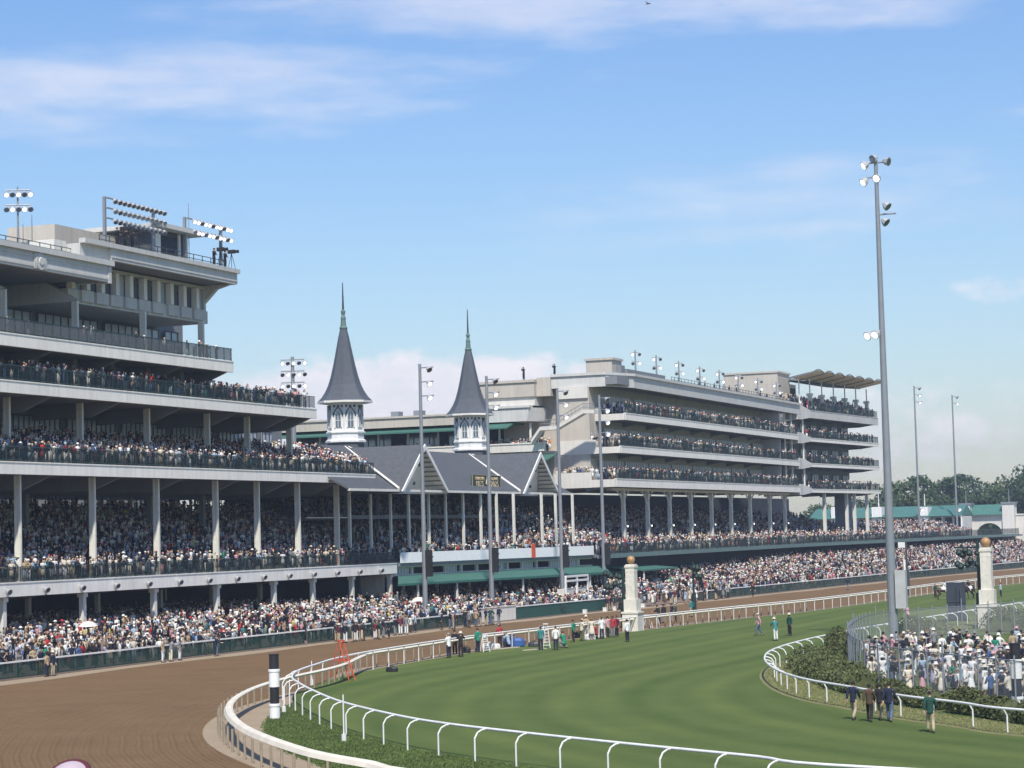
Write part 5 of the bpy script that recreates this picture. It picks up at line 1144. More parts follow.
def proto(kind):
    if kind in PROTO: return PROTO[kind]
    dress = kind.startswith('dress'); J = pose({'dress': 'front', 'dresship': 'hip', 'dressphone': 'phone'}.get(kind, kind)); B_ = dict(J)
    E = [('pel', 'sp'), ('sp', 'ch'), ('ch', 'nk'), ('nk', 'h0'), ('h0', 'h1'), ('h1', 'h2'), ('h1', 'nose')]
    Rd = dict(pel=(.14, .10), sp=(.115, .09), ch=(.15, .10), nk=.052, h0=.066, h1=(.078, .092), h2=(.06, .07), nose=.016)
    for n in 'lr':
        E += [('pel', 'hip'+n), ('hip'+n, 'kn'+n), ('kn'+n, 'an'+n), ('an'+n, 'to'+n), ('ch', 'sh'+n), ('sh'+n, 'el'+n), ('el'+n, 'wr'+n)]
        Rd.update({'hip'+n: .082, 'kn'+n: .054, 'an'+n: .036, 'to'+n: .032, 'sh'+n: .055, 'el'+n: .038, 'wr'+n: .027})
        w_ = Vector(J['wr'+n]); d = (w_-Vector(J['el'+n])).normalized(); sd = d.cross(Vector((0, 1, 0.3))).normalized(); pm = w_+d*.075; B_['pa'+n] = tuple(pm); E.append(('wr'+n, 'pa'+n)); Rd['pa'+n] = (.036, .018)
        cu = (sd.cross(d)).normalized()
        for f_, (o_, l_) in enumerate(((-.03, .07), (-.01, .085), (.012, .078), (.032, .06))):
            a1 = pm+sd*o_+d*.03; a2 = a1+d*l_*.55+cu*.012; a3 = a2+d*l_*.35+cu*.025
            for q, pt in enumerate((a1, a2, a3)): B_['f%s%d%d' % (n, f_, q)] = tuple(pt); Rd['f%s%d%d' % (n, f_, q)] = .0085
            E += [('pa'+n, 'f%s%d0' % (n, f_)), ('f%s%d0' % (n, f_), 'f%s%d1' % (n, f_)), ('f%s%d1' % (n, f_), 'f%s%d2' % (n, f_))]
        t1 = w_+d*.03+sd*-.045; t2 = t1+d*.035+sd*-.02+cu*.015; B_['t%s1' % n] = tuple(t1); B_['t%s2' % n] = tuple(t2); Rd['t%s1' % n] = .012; Rd['t%s2' % n] = .009; E += [('wr'+n, 't%s1' % n), ('t%s1' % n, 't%s2' % n)]
    body = skin(B_, E, Rd, 1, 'body')
    S_ = {k: J[k] for k in ('sp', 'pel', 'ch', 'shl', 'shr', 'ell', 'elr', 'wrl', 'wrr')}
    x, y, z = J['nk']; S_['nb'] = (x, y, z-.03)
    for n in 'lr':
        e_, w_ = Vector(J['el'+n]), Vector(J['wr'+n]); S_['wr'+n] = tuple(e_.lerp(w_, .93 if not dress else .25))
    x, y, z = J['pel']; S_['pel'] = (x, y, z-(.05 if dress else .1)); S_['lo'] = (x, y, z-(.06 if dress else .19))
    top = skin(S_, [('ch', 'sp'), ('sp', 'pel'), ('pel', 'lo'), ('ch', 'nb'), ('ch', 'shl'), ('ch', 'shr'), ('shl', 'ell'), ('shr', 'elr'), ('ell', 'wrl'), ('elr', 'wrr')],
               dict(ch=(.185, .138), sp=(.168 if not dress else .13, .132), pel=(.18, .15) if not dress else (.15, .12), lo=(.185, .155) if not dress else (.14, .11), nb=.07, shl=.086, shr=.086, ell=.066, elr=.066, wrl=.05, wrr=.05), 1, 'top')
    if dress:
        b = MB(); b.lathe([(.135, 1.16), (.155, 1.02), (.19, .86), (.23, .68), (.26, .5), (.25, .49), (.1, .52)], (0, 0, 0), 14, sy=.78); low = mesh_of(b, 'skirt')
    else:
        T_ = {k: J[k] for k in ('pel', 'hipl', 'hipr', 'knl', 'knr', 'anl', 'anr')}
        low = skin(T_, [('pel', 'hipl'), ('pel', 'hipr'), ('hipl', 'knl'), ('hipr', 'knr'), ('knl', 'anl'), ('knr', 'anr')], dict(pel=(.12, .09), hipl=.105, hipr=.105, knl=.082, knr=.082, anl=.068, anr=.068), 1, 'trousers')
    b = MB()
    for n in 'lr':
        a_, t_ = Vector(J['an'+n]), Vector(J['to'+n]); d = (t_-a_); d.z = 0; d = d.normalized() if d.length > 0 else Vector((0, 1, 0)); z0 = min(a_.z-.07, t_.z-.035)
        c0 = Vector((a_.x, a_.y, z0))-d*.06; b.tube(c0+Vector((0, 0, .045)), c0+d*.27+Vector((0, 0, .035)), .05, .036, 8)
    shoes = mesh_of(b, 'shoes')
    h = Vector(J['h1']); fw = Vector((0, 1, 0))
    def cap(r, lo, back, n=12, sy=1.08):
        b = MB(); c = h+Vector((0, back, .01)); b.lathe([(r*math.cos(a_), r*1.08*math.sin(a_)) for a_ in np.linspace(lo, R(88), 7)], tuple(c), n, sy=sy); return b
    hair = mesh_of(cap(.098, R(-18), -.022), 'hair')
    b = cap(.1, R(-20), -.028); b.lathe([(.085, -.22), (.1, -.12), (.095, .02)], (h.x, h.y-.045, h.z), 10, sy=.6); longh = mesh_of(b, 'long_hair')
    def hat(brim, cr, hh, tilt=0.0):
        b = MB(); c = (h.x, h.y-.005, h.z+.055); b.lathe([(cr, -.02), (brim*.8, -.012), (brim, -.03), (brim, -.018), (brim*.8, .0), (cr*1.02, .012), (cr, hh*.7), (cr*.86, hh), (.02, hh*.95)], c, 16); return mesh_of(b, 'hat')
    wide = hat(.235, .098, .1); fed = hat(.155, .1, .12)
    b = cap(.103, R(5), -.005); c = h+Vector((0, .1, .03)); b.box(c.x-.065, c.x+.065, c.y-.03, c.y+.085, c.z, c.z+.014); capm = mesh_of(b, 'cap')
    PROTO[kind] = dict(body=body, top=top, low=low, shoes=shoes, hair=hair, long=longh, wide=wide, fedora=fed, cap=capm, lowname='skirt' if dress else 'trousers', topname='bodice' if dress else 'shirt'); return PROTO[kind]
SKINS = [mat('skin_%d' % i, c, .6, var=0) for i, c in enumerate(((.52, .33, .24), (.42, .26, .18), (.20, .11, .07), (.58, .38, .29)))]
CL = {'white': (.72, .72, .70), 'cream': (.62, .57, .46), 'black': (.018, .018, .022), 'navy': (.014, .02, .045), 'grey': (.20, .21, .22), 'light blue': (.32, .41, .50), 'blue': (.05, .10, .24), 'pink': (.55, .30, .33), 'red': (.38, .035, .04), 'green': (.02, .21, .13),
      'teal': (.04, .19, .19), 'yellow': (.55, .46, .14), 'tan': (.38, .29, .18), 'burgundy': (.13, .02, .035), 'lavender': (.36, .33, .44), 'orange': (.62, .20, .04), 'brown': (.075, .048, .03), 'dark green': (.012, .06, .045), 'olive': (.13, .13, .06), 'denim': (.09, .13, .20), 'khaki': (.40, .33, .22)}
def cloth(c): return mat('cloth_'+c.replace(' ', '_'), CL[c], .85, var=.12, scale=6)
HAIRM = [mat('hair_%d' % i, c, .7, var=.2, scale=8) for i, c in enumerate(((.02, .013, .01), (.055, .03, .018), (.22, .14, .06), (.3, .29, .28)))]
HAIRN = ['black', 'brown', 'blond', 'grey']
def slot_obj(name, me, m, parent):
    if not me.materials: me.materials.append(None)
    o = bpy.data.objects.new(name, me); C.objects.link(o); o.material_slots[0].link = 'OBJECT'; o.material_slots[0].material = m
    if parent is not None: o.parent = parent
    return o
def person(kind, loc, yaw, top, low, head, label, group, sc_=1.0, hairi=0, skini=0, hatc='white', shoes='black'):
    p = proto(kind); o = slot_obj('person', p['body'], SKINS[skini], None); o.location = loc; o.rotation_euler = (0, 0, yaw); o.scale = (sc_,)*3
    tag(o, label, 'person', group)
    slot_obj(p['topname'], p['top'], cloth(top), o); slot_obj(p['lowname'], p['low'], cloth(low), o); slot_obj('shoes', p['shoes'], cloth(shoes), o)
    if head in ('wide', 'fedora', 'cap'):
        slot_obj('hair', p['hair'] if head != 'wide' else p['long'], HAIRM[hairi], o); slot_obj('hat' if head != 'cap' else 'cap', p[head], cloth(hatc), o)
    else: slot_obj('hair', p['long'] if head == 'long' else p['hair'], HAIRM[hairi], o)
    return o
PEOPLE = []
def face(loc, tx, ty): return math.atan2(ty-loc[1], tx-loc[0])-math.pi/2
def man(px_, py_, kind, top, low, head, label, group, yaw, **k):
    o = person(kind, G(px_, py_), yaw, top, low, head, label, group, **k); PEOPLE.append(o); return o
# the five who walk away on the turf
W = R(0)
gw_ = 'men walking on the turf'
man(854, 720, 'walk', 'navy', 'khaki', 'hair', 'man in dark jacket and khaki trousers walking away, leftmost of the five on the turf', gw_, R(-8), sc_=1.03, skini=1)
man(870, 722, 'walk', 'brown', 'black', 'hair', 'man in brown jacket and black trousers walking on the turf beside the inner rail', gw_, R(6), skini=2)
man(880.5, 720.5, 'walk', 'black', 'tan', 'hair', 'man in black jacket and tan trousers half hidden between two walkers', gw_, R(-4), sc_=.98, skini=1)
man(890, 722, 'walk', 'navy', 'denim', 'hair', 'man in navy jacket and blue jeans walking on the turf', gw_, R(4), sc_=1.04, skini=0)
man(931, 733, 'walk', 'dark green', 'khaki', 'cap', 'man in pink cap, dark green jacket and khaki trousers walking apart on the turf', gw_, R(14), sc_=1.04, hatc='pink')
# along the turf rail
gt = 'people standing along the turf rail'
TR = [(449, 656, 'phone', 'white', 'navy', 'hair', 'man in white shirt and dark trousers, leftmost of the group at the turf rail', 3, R(60)),
      (455, 652, 'stand', 'black', 'black', 'hair', 'person in black half hidden behind the man in white shirt at the rail', 0, R(40)),
      (461, 655, 'binoc', 'black', 'black', 'fedora', 'man in black suit and dark hat standing at the turf rail', 0, R(20)),
      (478, 650, 'hip', 'green', 'navy', 'hair', 'person in green jacket with navy trousers by the low white stepladder', 1, R(60)),
      (500, 645, 'phone', 'red', 'black', 'cap', 'photographer in red vest and black trousers raising a camera at the rail', 0, R(50)),
      (509, 646, 'crouch', 'light blue', 'navy', 'cap', 'crouching photographer in pale blue shirt and white cap beside the blue case', 2, R(80)),
      (541, 648, 'stand', 'teal', 'black', 'cap', 'person in teal top and black trousers by the tallest white stepladder', 0, R(30)),
      (556, 648, 'stand', 'white', 'navy', 'hair', 'man in white vest over dark sleeves and navy trousers, right of the white stepladder', 1, R(10)),
      (564.5, 646, 'crouch', 'green', 'grey', 'hair', 'person in bright green top bending down right of the man in white vest', 1, R(60)),
      (573.5, 640, 'hip', 'green', 'black', 'hair', 'tall man in bright green jacket with black trousers', 1, R(90)),
      (582, 639, 'front', 'cream', 'olive', 'cap', 'man in cream shirt and olive trousers facing the tall man in green', 2, R(-30)),
      (592, 638, 'dress', 'cream', 'cream', 'long', 'woman in cream dress by the white bag left of the red shirts', 2, R(20)),
      (597, 637, 'crouch', 'red', 'black', 'hair', 'crouching person in red shirt, leftmost of the red shirts', 0, R(120)),
      (602, 637, 'front', 'white', 'navy', 'hair', 'man in white shirt among the red shirts by the white stepladder', 1, R(40)),
      (608, 636, 'stand', 'pink', 'black', 'hair', 'person in pink shirt and black trousers among the red shirts', 0, R(80)),
      (613, 635.5, 'hip', 'red', 'grey', 'hair', 'person in red shirt and grey trousers left of the white pillar', 1, R(200)),
      (617, 635, 'stand', 'burgundy', 'black', 'hair', 'person in burgundy shirt, rightmost of the red shirts', 0, R(160)),
      (586.5, 635, 'stand', 'tan', 'white', 'fedora', 'man in tan jacket and white trousers behind the group near the rail', 2, R(30)),
      (627.5, 642, 'stand', 'white', 'black', 'hair', 'person in white vest and black trousers alone in front of the white pillar', 0, R(60)),
      (659.5, 624, 'lean', 'black', 'black', 'hair', 'person in black leaning at the tables just right of the pillar', 0, R(80)),
      (664, 623, 'stand', 'black', 'grey', 'hair', 'person in black top and grey trousers right of the pillar tables', 1, R(60)),
      (672, 622, 'hip', 'navy', 'grey', 'hair', 'person in navy left of the clustered lamp post', 0, R(90)),
      (676, 622, 'stand', 'dark green', 'black', 'cap', 'person in dark green beside the clustered lamp post', 0, R(100)),
      (691.5, 617, 'hip', 'teal', 'khaki', 'hair', 'person in teal jacket and khaki trousers at the rail right of the clustered lamp post', 1, R(70)),
      (759, 635.5, 'walk', 'pink', 'denim', 'cap', 'person in pale pink vest, white cap and jeans walking alone across the turf', 2, R(110)),
      (790, 636, 'stand', 'dark green', 'black', 'fedora', 'man in dark green jacket and pale hat inside the inner rail holding white papers', 2, R(150)),
      (776, 641, 'lean', 'teal', 'white', 'fedora', 'man in teal shirt and straw hat leaning on the inner rail', 2, R(40)),
      (908.5, 625, 'lean', 'pink', 'black', 'hair', 'person in pink top leaning on the inner rail right of the tall light pole', 0, R(60))]
for (x_, y_, k_, t_, l_, h_, lb, hi, yw) in TR:
    man(x_, y_+(2.2 if x_ < 620 else 0), k_, t_, l_, h_, lb, gt, yw, sc_=1.07, hairi=hi, skini=random.choice([0, 0, 1, 2, 3]), hatc='cream' if h_ != 'cap' else 'white')
# people and horses far out
gf = 'riders and handlers on the far turf'
for (x_, y_, k_, t_, l_, lb) in ((935.5, 598, 'stand', 'dark green', 'black', 'handler in dark green standing before the outrider'), (973, 597, 'stand', 'dark green', 'grey', 'handler in dark green beside the second horse'),
                                 (1001, 597, 'stand', 'light blue', 'navy', 'tall person in pale blue top right of the gold ball pillar'), (906, 596, 'stand', 'black', 'black', 'person in black by the dark sign post'), (901.5, 594, 'hip', 'navy', 'black', 'person in navy left of the dark sign post'),
                                 (753, 597, 'walk', 'black', 'black', 'person in black walking on the dirt track beyond the rail'), (848, 590, 'stand', 'navy', 'grey', 'person in navy at the rail of the dirt track left of the tall light pole')):
    man(x_, y_, k_, t_, l_, 'hair', lb, gf, R(random.uniform(0, 200)), skini=random.randint(0, 3))
def horse_proto():
    J = dict(mid=(0, 0, 1.22), rump=(0, -.55, 1.28), croup=(0, -.82, 1.2), chest=(0, .5, 1.2), nk0=(0, .75, 1.42), nk1=(0, .98, 1.72), poll=(0, 1.12, 1.95), face=(0, 1.32, 1.8), muz=(0, 1.52, 1.6), tail=(0, -.98, 1.1), t2=(0, -1.05, .65))
    E = [('mid', 'rump'), ('rump', 'croup'), ('mid', 'chest'), ('chest', 'nk0'), ('nk0', 'nk1'), ('nk1', 'poll'), ('poll', 'face'), ('face', 'muz'), ('croup', 'tail'), ('tail', 't2')]
    Rd = dict(mid=(.27, .29), rump=(.27, .27), croup=.2, chest=(.25, .29), nk0=(.15, .22), nk1=(.1, .16), poll=.1, face=.085, muz=.06, tail=.05, t2=.06)
    for s, n in ((-1, 'l'), (1, 'r')):
        o_ = .12*s
        J.update({'fs'+n: (s*.15, .5, .95), 'fk'+n: (s*.15, .52+o_, .55), 'ff'+n: (s*.15, .5+o_, .12), 'fh'+n: (s*.15, .54+o_, .05), 'hs'+n: (s*.16, -.55, .95), 'st'+n: (s*.17, -.42-o_, .72), 'ho'+n: (s*.16, -.78-o_, .52), 'hf'+n: (s*.16, -.72-o_, .14), 'hh'+n: (s*.16, -.68-o_, .05), 'ear'+n: (s*.07, 1.1, 2.1)})
        E += [('chest', 'fs'+n), ('fs'+n, 'fk'+n), ('fk'+n, 'ff'+n), ('ff'+n, 'fh'+n), ('rump', 'hs'+n), ('hs'+n, 'st'+n), ('st'+n, 'ho'+n), ('ho'+n, 'hf'+n), ('hf'+n, 'hh'+n), ('poll', 'ear'+n)]
        Rd.update({'fs'+n: .11, 'fk'+n: .055, 'ff'+n: .038, 'fh'+n: .05, 'hs'+n: .15, 'st'+n: .11, 'ho'+n: .055, 'hf'+n: .038, 'hh'+n: .05, 'ear'+n: .025})
    return skin(J, E, Rd, 1, 'horse')
HM = horse_proto()
for (x_, y_, col, yw, lb, rider) in ((944, 600, (.06, .03, .018), R(-60), 'dark bay horse carrying a rider in white left of the video cabinet', ('white', 'cream')), (969.5, 599, (.035, .02, .014), R(150), 'dark horse standing with a handler between the cabinet and the gold ball pillar', ('navy', 'white'))):
    q_ = G(x_, y_); o = slot_obj('horse', HM, mat('coat_%d' % x_, col, .5, var=.15), None); o.location = q_; o.rotation_euler = (0, 0, yw); tag(o, lb, 'horse', 'horses on the far turf')
    b = MB(); b.lathe([(.05, 0), (.3, .0), (.34, -.12), (.36, -.35), (.33, -.36), (.28, -.1)], (0, -.05, 1.56), 12, sy=1.1); so = b.build('saddle_cloth', cloth('white'), None); so.parent = o
    person('ride', (q_[0], q_[1], .72), yw, rider[0], rider[1], 'cap', 'rider in %s top and cap sitting on the %s' % (rider[0], 'dark bay horse' if x_ == 944 else 'dark horse beside its handler'), 'riders on horseback', hatc='black')
# ------------------------------------------------ generated people: every one has an outfit of his own
USED = set(); TOPW = ['white']*13+['cream']*8+['black']*7+['navy']*8+['grey']*6+['light blue']*6+['blue', 'pink', 'pink', 'red', 'green', 'tan', 'tan', 'burgundy', 'lavender', 'brown', 'olive']
LOWM = ['black', 'navy', 'grey', 'khaki', 'tan', 'denim', 'white', 'cream', 'brown']
def gen_person(loc, yaw, place, group, suits=False):
    for _ in range(400):
        fem = random.random() < .42 and not suits
        top = random.choice(TOPW) if not suits else random.choice(['black', 'navy', 'navy', 'black', 'grey', 'dark green', 'tan', 'burgundy', 'brown'])
        if fem: low = top if random.random() < .5 else random.choice(['white', 'cream', 'pink', 'black', 'black', 'navy', 'light blue', 'lavender', 'grey', 'tan']); kind = random.choice(['dress', 'dresship', 'dressphone'])
        else: low = random.choice(LOWM); kind = random.choice(['stand', 'front', 'hip', 'phone', 'lean', 'stand'])
        head = random.choices(['wide', 'long', 'fedora', 'hair', 'cap'], [5, 4, 1, 0, 0] if fem else [0, 0, 5, 4, 2])[0]
        hc = random.choice(['white', 'cream', 'white', 'cream', 'navy', 'black', 'tan', 'grey', 'black', 'pink']); hi = random.randint(0, 3)
        hd = {'wide': '%s wide hat' % hc, 'long': 'long %s hair' % HAIRN[hi], 'fedora': '%s hat' % hc, 'hair': '%s haired' % HAIRN[hi], 'cap': '%s cap' % hc}[head]
        lb = 'person in %s and %s, %s' % (('%s dress' % top if low == top else '%s top, %s skirt' % (top, low)) if fem else ('%s top, %s trousers' % (top, low) if not suits else '%s jacket, %s trousers' % (top, low)), hd, place)
        if lb not in USED and len(lb.split()) <= 16: USED.add(lb); break
    o = person(kind, loc, yaw, top, low, head, lb, group, sc_=random.uniform(.93, 1.05), hairi=hi, skini=random.choice([0, 0, 1, 2, 3, 3]), hatc=hc); PEOPLE.append(o); return o
# infield crowd inside the chain link fence
cnt = 0; pts_ = []
tries = 0
while cnt < 172 and tries < 8000:
    tries += 1; x_ = random.uniform(866, 1032); y_ = random.uniform(651, 708)
    lo_ = 700+(x_-890)*.09-2
    if y_ > lo_ or y_ < 652+max(0, (905-x_))*.25: continue
    if x_ < 900 and y_ > 690: continue
    q_ = G(x_, y_)
    if any((q_[0]-a_)**2+(q_[1]-c_)**2 < .2 for a_, c_ in pts_): continue
    if (q_[0]+36.2)**2+(q_[1]-164.8)**2 < 3: continue
    pts_.append((q_[0], q_[1])); cnt += 1
    side = 'left side of enclosure' if x_ < 925 else ('middle of enclosure' if x_ < 975 else 'right side of enclosure')
    gen_person(q_, random.uniform(0, 6.28) if random.random() < .5 else R(random.uniform(20, 110)), side, 'people inside the fenced enclosure')
# people standing on the track edge before the fence
def track_people(x0, x1, n, place, suits, off=(0.6, 2.2)):
    for i in range(n):
        px_ = x0+(x1-x0)*(i+random.uniform(.1, .9))/n; lo, hi = 95, 600
        for _ in range(30):
            m_ = (lo+hi)/2
            if project(np.array([[outx(m_), m_, 0]]))[0][0] < px_: lo = m_
            else: hi = m_
        gen_person((outx(lo)+random.uniform(*off), lo, 0.006), R(random.choice([-90, -60, 90, 60, 120, 0]))+random.uniform(-.4, .4), place, 'people standing on the edge of the dirt track', suits)
track_people(40, 53, 2, 'left of two officers', True, (.3, .5))
pol = ('officer in navy shirt and trousers at the green fence, left of the pair', 'officer in navy shirt and trousers at the green fence, right of the pair')
for i, x_ in enumerate((41.5, 50)):
    q_ = G(x_, 673.5-i*.9); person(['front', 'stand'][i], q_, R([-100, 60][i]), 'navy', 'navy', 'hair', pol[i], 'officers by the fence', skini=[0, 1][i], sc_=1.04)
track_people(153, 180, 3, 'outside clubhouse fence', True, (.3, .6))
track_people(205, 215, 2, 'alone outside clubhouse fence', True, (.3, .8))
track_people(316, 372, 17, 'track behind red ladder', True, (.3, 3.0))
track_people(382, 400, 4, 'track between two groups', True, (.3, 1.8))
track_people(402, 415, 2, 'by the fence gap', False, (.3, .8))
track_people(430, 480, 15, 'track before green canopy', True, (.3, 2.4))
track_people(602, 620, 6, 'by padded wall end', True, (-.2, .6))
track_people(640, 732, 22, 'track edge beyond pillar', False, (-.5, 1.0))
# nearest row of spectators along the clubhouse fence
n_left = 296-len(PEOPLE)-4
def xline(px_, off):
    lo, hi = 95, 400
    for _ in range(30):
        m_ = (lo+hi)/2
        if project(np.array([[outx(m_)-off, m_, 0]]))[0][0] < px_: lo = m_
        else: hi = m_
    return lo
n_left = max(20, n_left); FRONT = []
for i in range(n_left):
    px_ = -2+300*(i+random.uniform(.2, .8))/n_left; off = random.uniform(.85, 1.6) if i % 2 else random.uniform(1.7, 2.4); y_ = xline(px_, off)
    place = 'clubhouse fence, %s' % ('left end' if px_ < 100 else ('middle' if px_ < 200 else 'right end')); FRONT.append((outx(y_)-off, y_))
    gen_person((outx(y_)-off, y_, .1+off*.02), R(-90)+random.uniform(-.7, .7), place, 'front row spectators at the clubhouse fence')
# the guest whose hat pokes up at the bottom left
q_ = np.array(ray(69, 765)); sN = 21.0/(q_[0]*RW[2][0]+q_[1]*RW[2][1]+q_[2]*RW[2][2]); hp = q_*sN; hz = hp[2]+CAMZ
fl = hz-1.80
hs_ = MB(); hs_.box(hp[0]-2, hp[0]+2, hp[1]-2, hp[1]+2, -.04, fl); struct(hs_.build('infield_steps_pavement', TIER))
o = person('stand', (hp[0], hp[1], fl), R(10), 'lavender', 'cream', 'long', 'person at the bottom left corner, pale lavender hat with a maroon band', 'guests in the near stand', skini=3)
b = MB(); b.lathe([(.02, 0), (.23, .0), (.24, .012), (.232, .03), (.19, .055), (.14, .10), (.08, .135), (.02, .145)], (0, 0, 0), 28); h_ = b.build('hat', mat('lavender_straw', (.46, .38, .42), .8), None, smooth=True); h_.parent = o; h_.location = (0, .0, 1.66); h_.rotation_euler = (R(42), 0, 0)
b = MB(); b.lathe([(.195, .045), (.225, .03), (.236, .034), (.22, .05), (.2, .06)], (0, 0, 0), 28); h2 = b.build('hat_band', mat('maroon_trim', (.10, .02, .03), .7), None, smooth=True); h2.parent = h_
# ================================================================ THE CROWD (thousands: one stuff object)
def tube_rings(rings, n):
    "rings: (cx,cy,cz,rx,ry) -> verts, quads + end fans"
    vs = []; fs = []
    for (cx_, cy_, cz_, rx, ry) in rings:
        for k in range(n): a_ = 2*math.pi*(k+.5)/n; vs.append((cx_+rx*math.cos(a_), cy_+ry*math.sin(a_), cz_))
    for r in range(len(rings)-1):
        for k in range(n): fs.append((r*n+k, r*n+(k+1) % n, (r+1)*n+(k+1) % n, (r+1)*n+k))
    if n == 4: fs += [(0, 3, 2, 1), tuple((len(rings)-1)*n+k for k in range(4))]
    else:
        for base, rev in ((0, True), ((len(rings)-1)*n, False)):
            fs += [(base, base+2, base+1, base+1) if False else ((base+3, base+2, base+1, base) if rev else (base, base+1, base+2, base+3)), ((base+5, base+4, base+3, base) if rev else (base, base+3, base+4, base+5))]
    return vs, fs
def limb(p, q, r0, r1, n=4):
    p = Vector(p); q = Vector(q); d = (q-p).normalized(); u = d.orthogonal().normalized(); v = d.cross(u); vs = []
    for c, r in ((p, r0), (q, r1)):
        for k in range(n): a_ = 2*math.pi*k/n; vs.append(tuple(c+u*math.cos(a_)*r+v*math.sin(a_)*r))
    fs = [(k, (k+1) % n, n+(k+1) % n, n+k) for k in range(n)]+[(3, 2, 1, 0), (4, 5, 6, 7)]
    return vs, fs
def low_person(kind, hat, sit, lod):
    V = []; F = []; Gp = []     # part id per vertex: 0 skin 1 top 2 low 3 head cover
    def put(vf, g_):
        o_ = len(V); V.extend(vf[0]); F.extend([tuple(i+o_ for i in f) for f in vf[1]]); Gp.extend([g_]*len(vf[0]))
    dz = -.42 if sit else 0
    if kind == 'dress' and not sit: put(tube_rings([(0, 0, .42, .24, .2), (0, 0, .75, .2, .16), (0, 0, 1.0, .15, .12)], 6), 2); put(limb((-.07, 0, 0), (-.07, 0, .5), .045, .06), 0) if not lod else None; put(limb((.07, 0, 0), (.07, 0, .5), .045, .06), 0)
    elif sit: put(limb((-.1, -.02, .5), (-.1, .42, .5), .09, .07), 2); put(limb((.1, -.02, .5), (.1, .42, .5), .09, .07), 2); put(limb((-.1, .42, .5), (-.1, .42, .05), .065, .05), 2); put(limb((.1, .42, .5), (.1, .42, .05), .065, .05), 2)
    else: put(limb((-.1, 0, 0), (-.09, 0, .95), .065, .1), 2); put(limb((.1, .03, 0), (.09, 0, .95), .065, .1), 2)
    put(tube_rings([(0, 0, .92+dz, .165, .12), (0, 0, 1.12+dz, .14, .11), (0, 0, 1.36+dz, .21, .13), (0, 0, 1.47+dz, .13, .09)], 6), 1)
    arms = {'a': ((.25, 0, 1.14), (.26, .06, .9)), 'b': ((.27, .1, 1.18), (.1, .28, 1.2)), 'c': ((.28, .16, 1.3), (.08, .24, 1.62))}
    aa = {'man': 'ab', 'dress': 'bb', 'look': 'cc', 'turn': 'ca'}[kind]
    for s, k in ((-1, aa[0]), (1, aa[1])):
        e_, w_ = arms[k]; sh = (s*.2, 0, 1.42+dz); e_ = (s*e_[0], e_[1], e_[2]+dz); w_ = (s*w_[0], w_[1], w_[2]+dz)
        put(limb(sh, e_, .06, .045), 1)
        put(limb(e_, w_, .042, .032), 1 if kind in ('man', 'turn') else 0)
    hz_ = 1.60+dz
    put(tube_rings([(0, .01, 1.46+dz, .05, .05), (0, .02, hz_-.05, .075, .085), (0, .02, hz_+.05, .08, .095), (0, .015, hz_+.12, .04, .05)], 6), 0)
    if hat == 'hair': put(tube_rings([(0, -.025, hz_-.04, .09, .085), (0, -.01, hz_+.06, .095, .105), (0, 0, hz_+.145, .05, .06)], 6), 3)
    elif hat == 'long': put(tube_rings([(0, -.06, hz_-.2, .1, .06), (0, -.03, hz_, .1, .09), (0, -.01, hz_+.08, .095, .105), (0, 0, hz_+.15, .05, .06)], 6), 3)
    elif hat == 'cap': put(tube_rings([(0, .01, hz_+.03, .1, .125), (0, 0, hz_+.1, .085, .09), (0, 0, hz_+.14, .04, .04)], 6), 3)
    elif hat == 'fedora': put(tube_rings([(0, 0, hz_+.06, .155, .17), (0, 0, hz_+.075, .1, .11), (0, 0, hz_+.18, .085, .09)], 6), 3)
    else: put(tube_rings([(0, 0, hz_+.045, .25, .24), (0, 0, hz_+.075, .105, .11), (0, 0, hz_+.16, .08, .085)], 6), 3)
    return np.array(V, float), np.array(F, int), np.array(Gp, int)
KINDS_ = ['man', 'dress', 'look', 'turn']; HATS = ['hair', 'long', 'cap', 'fedora', 'wide']
LOWP = {}
POS = []                                                     # x, y, z, yaw, sit
def add_crowd(x, y, z, yaw, sit, shade=0): POS.append((x, y, z, yaw, sit))
def seated_rows(S, t0, t1, z, d0, rise, run, n, sp, fill, sit=.6, front_stand=1, skipf=None):
    yaw0 = -math.pi/2-S.a
    for i in range(n):
        t = t0+random.random()*sp
        while t < t1:
            if random.random() < fill and (t % 9.3) > .75:
                p_ = S(t+random.uniform(-.12, .12), d0+i*run+run*.5+random.uniform(-.15, .15), z+i*rise)
                add_crowd(*p_, yaw0+random.gauss(0, .45), 1 if (i >= front_stand and random.random() < sit) else 0)
            t += sp*random.uniform(.85, 1.3)
def scatter(n, ya, yb, dens, f0, f1, zf, xr=None):
    "random standing people on the apron: f0..f1 fraction from fence to building, then depth"
# apron, from fence to beneath the decks
def apron(ya, yb, x_front, x_back, dens, keep=None):
    y = ya
    cells = {}
    area_n = int((yb-ya)*(abs(x_back)-abs(x_front))*dens)
    for _ in range(area_n):
        yy_ = random.uniform(ya, yb); u = random.random()
        xf, xk = outx(yy_)-x_front_off, backx(yy_)-under
        x = xf+(xk-xf)*u**pw
        key = (int(x/.5), int(yy_/.5))
        if key in cells: continue
        cells[key] = 1; fr = min(1, (xf-x)/(outx(yy_)-backx(yy_)+.01)); z = .1+(rake(yy_)-.1)*max(0, fr)
        if keep and not keep(x, yy_): continue
        if random.random() > .62+.5*math.sin(x*.9+yy_*.35)*math.sin(yy_*.6-x*.4)+.25: continue
        add_crowd(x, yy_, z, -math.pi/2+random.gauss(0, 1.0 if random.random() < .7 else 2.5), 0)
x_front_off, under, pw = .8, 19, 1.1
frontset = np.array(FRONT)
def clear_front(x, y): return not (len(frontset) and y < 210 and ((frontset[:, 0]-x)**2+(frontset[:, 1]-y)**2).min() < .25)
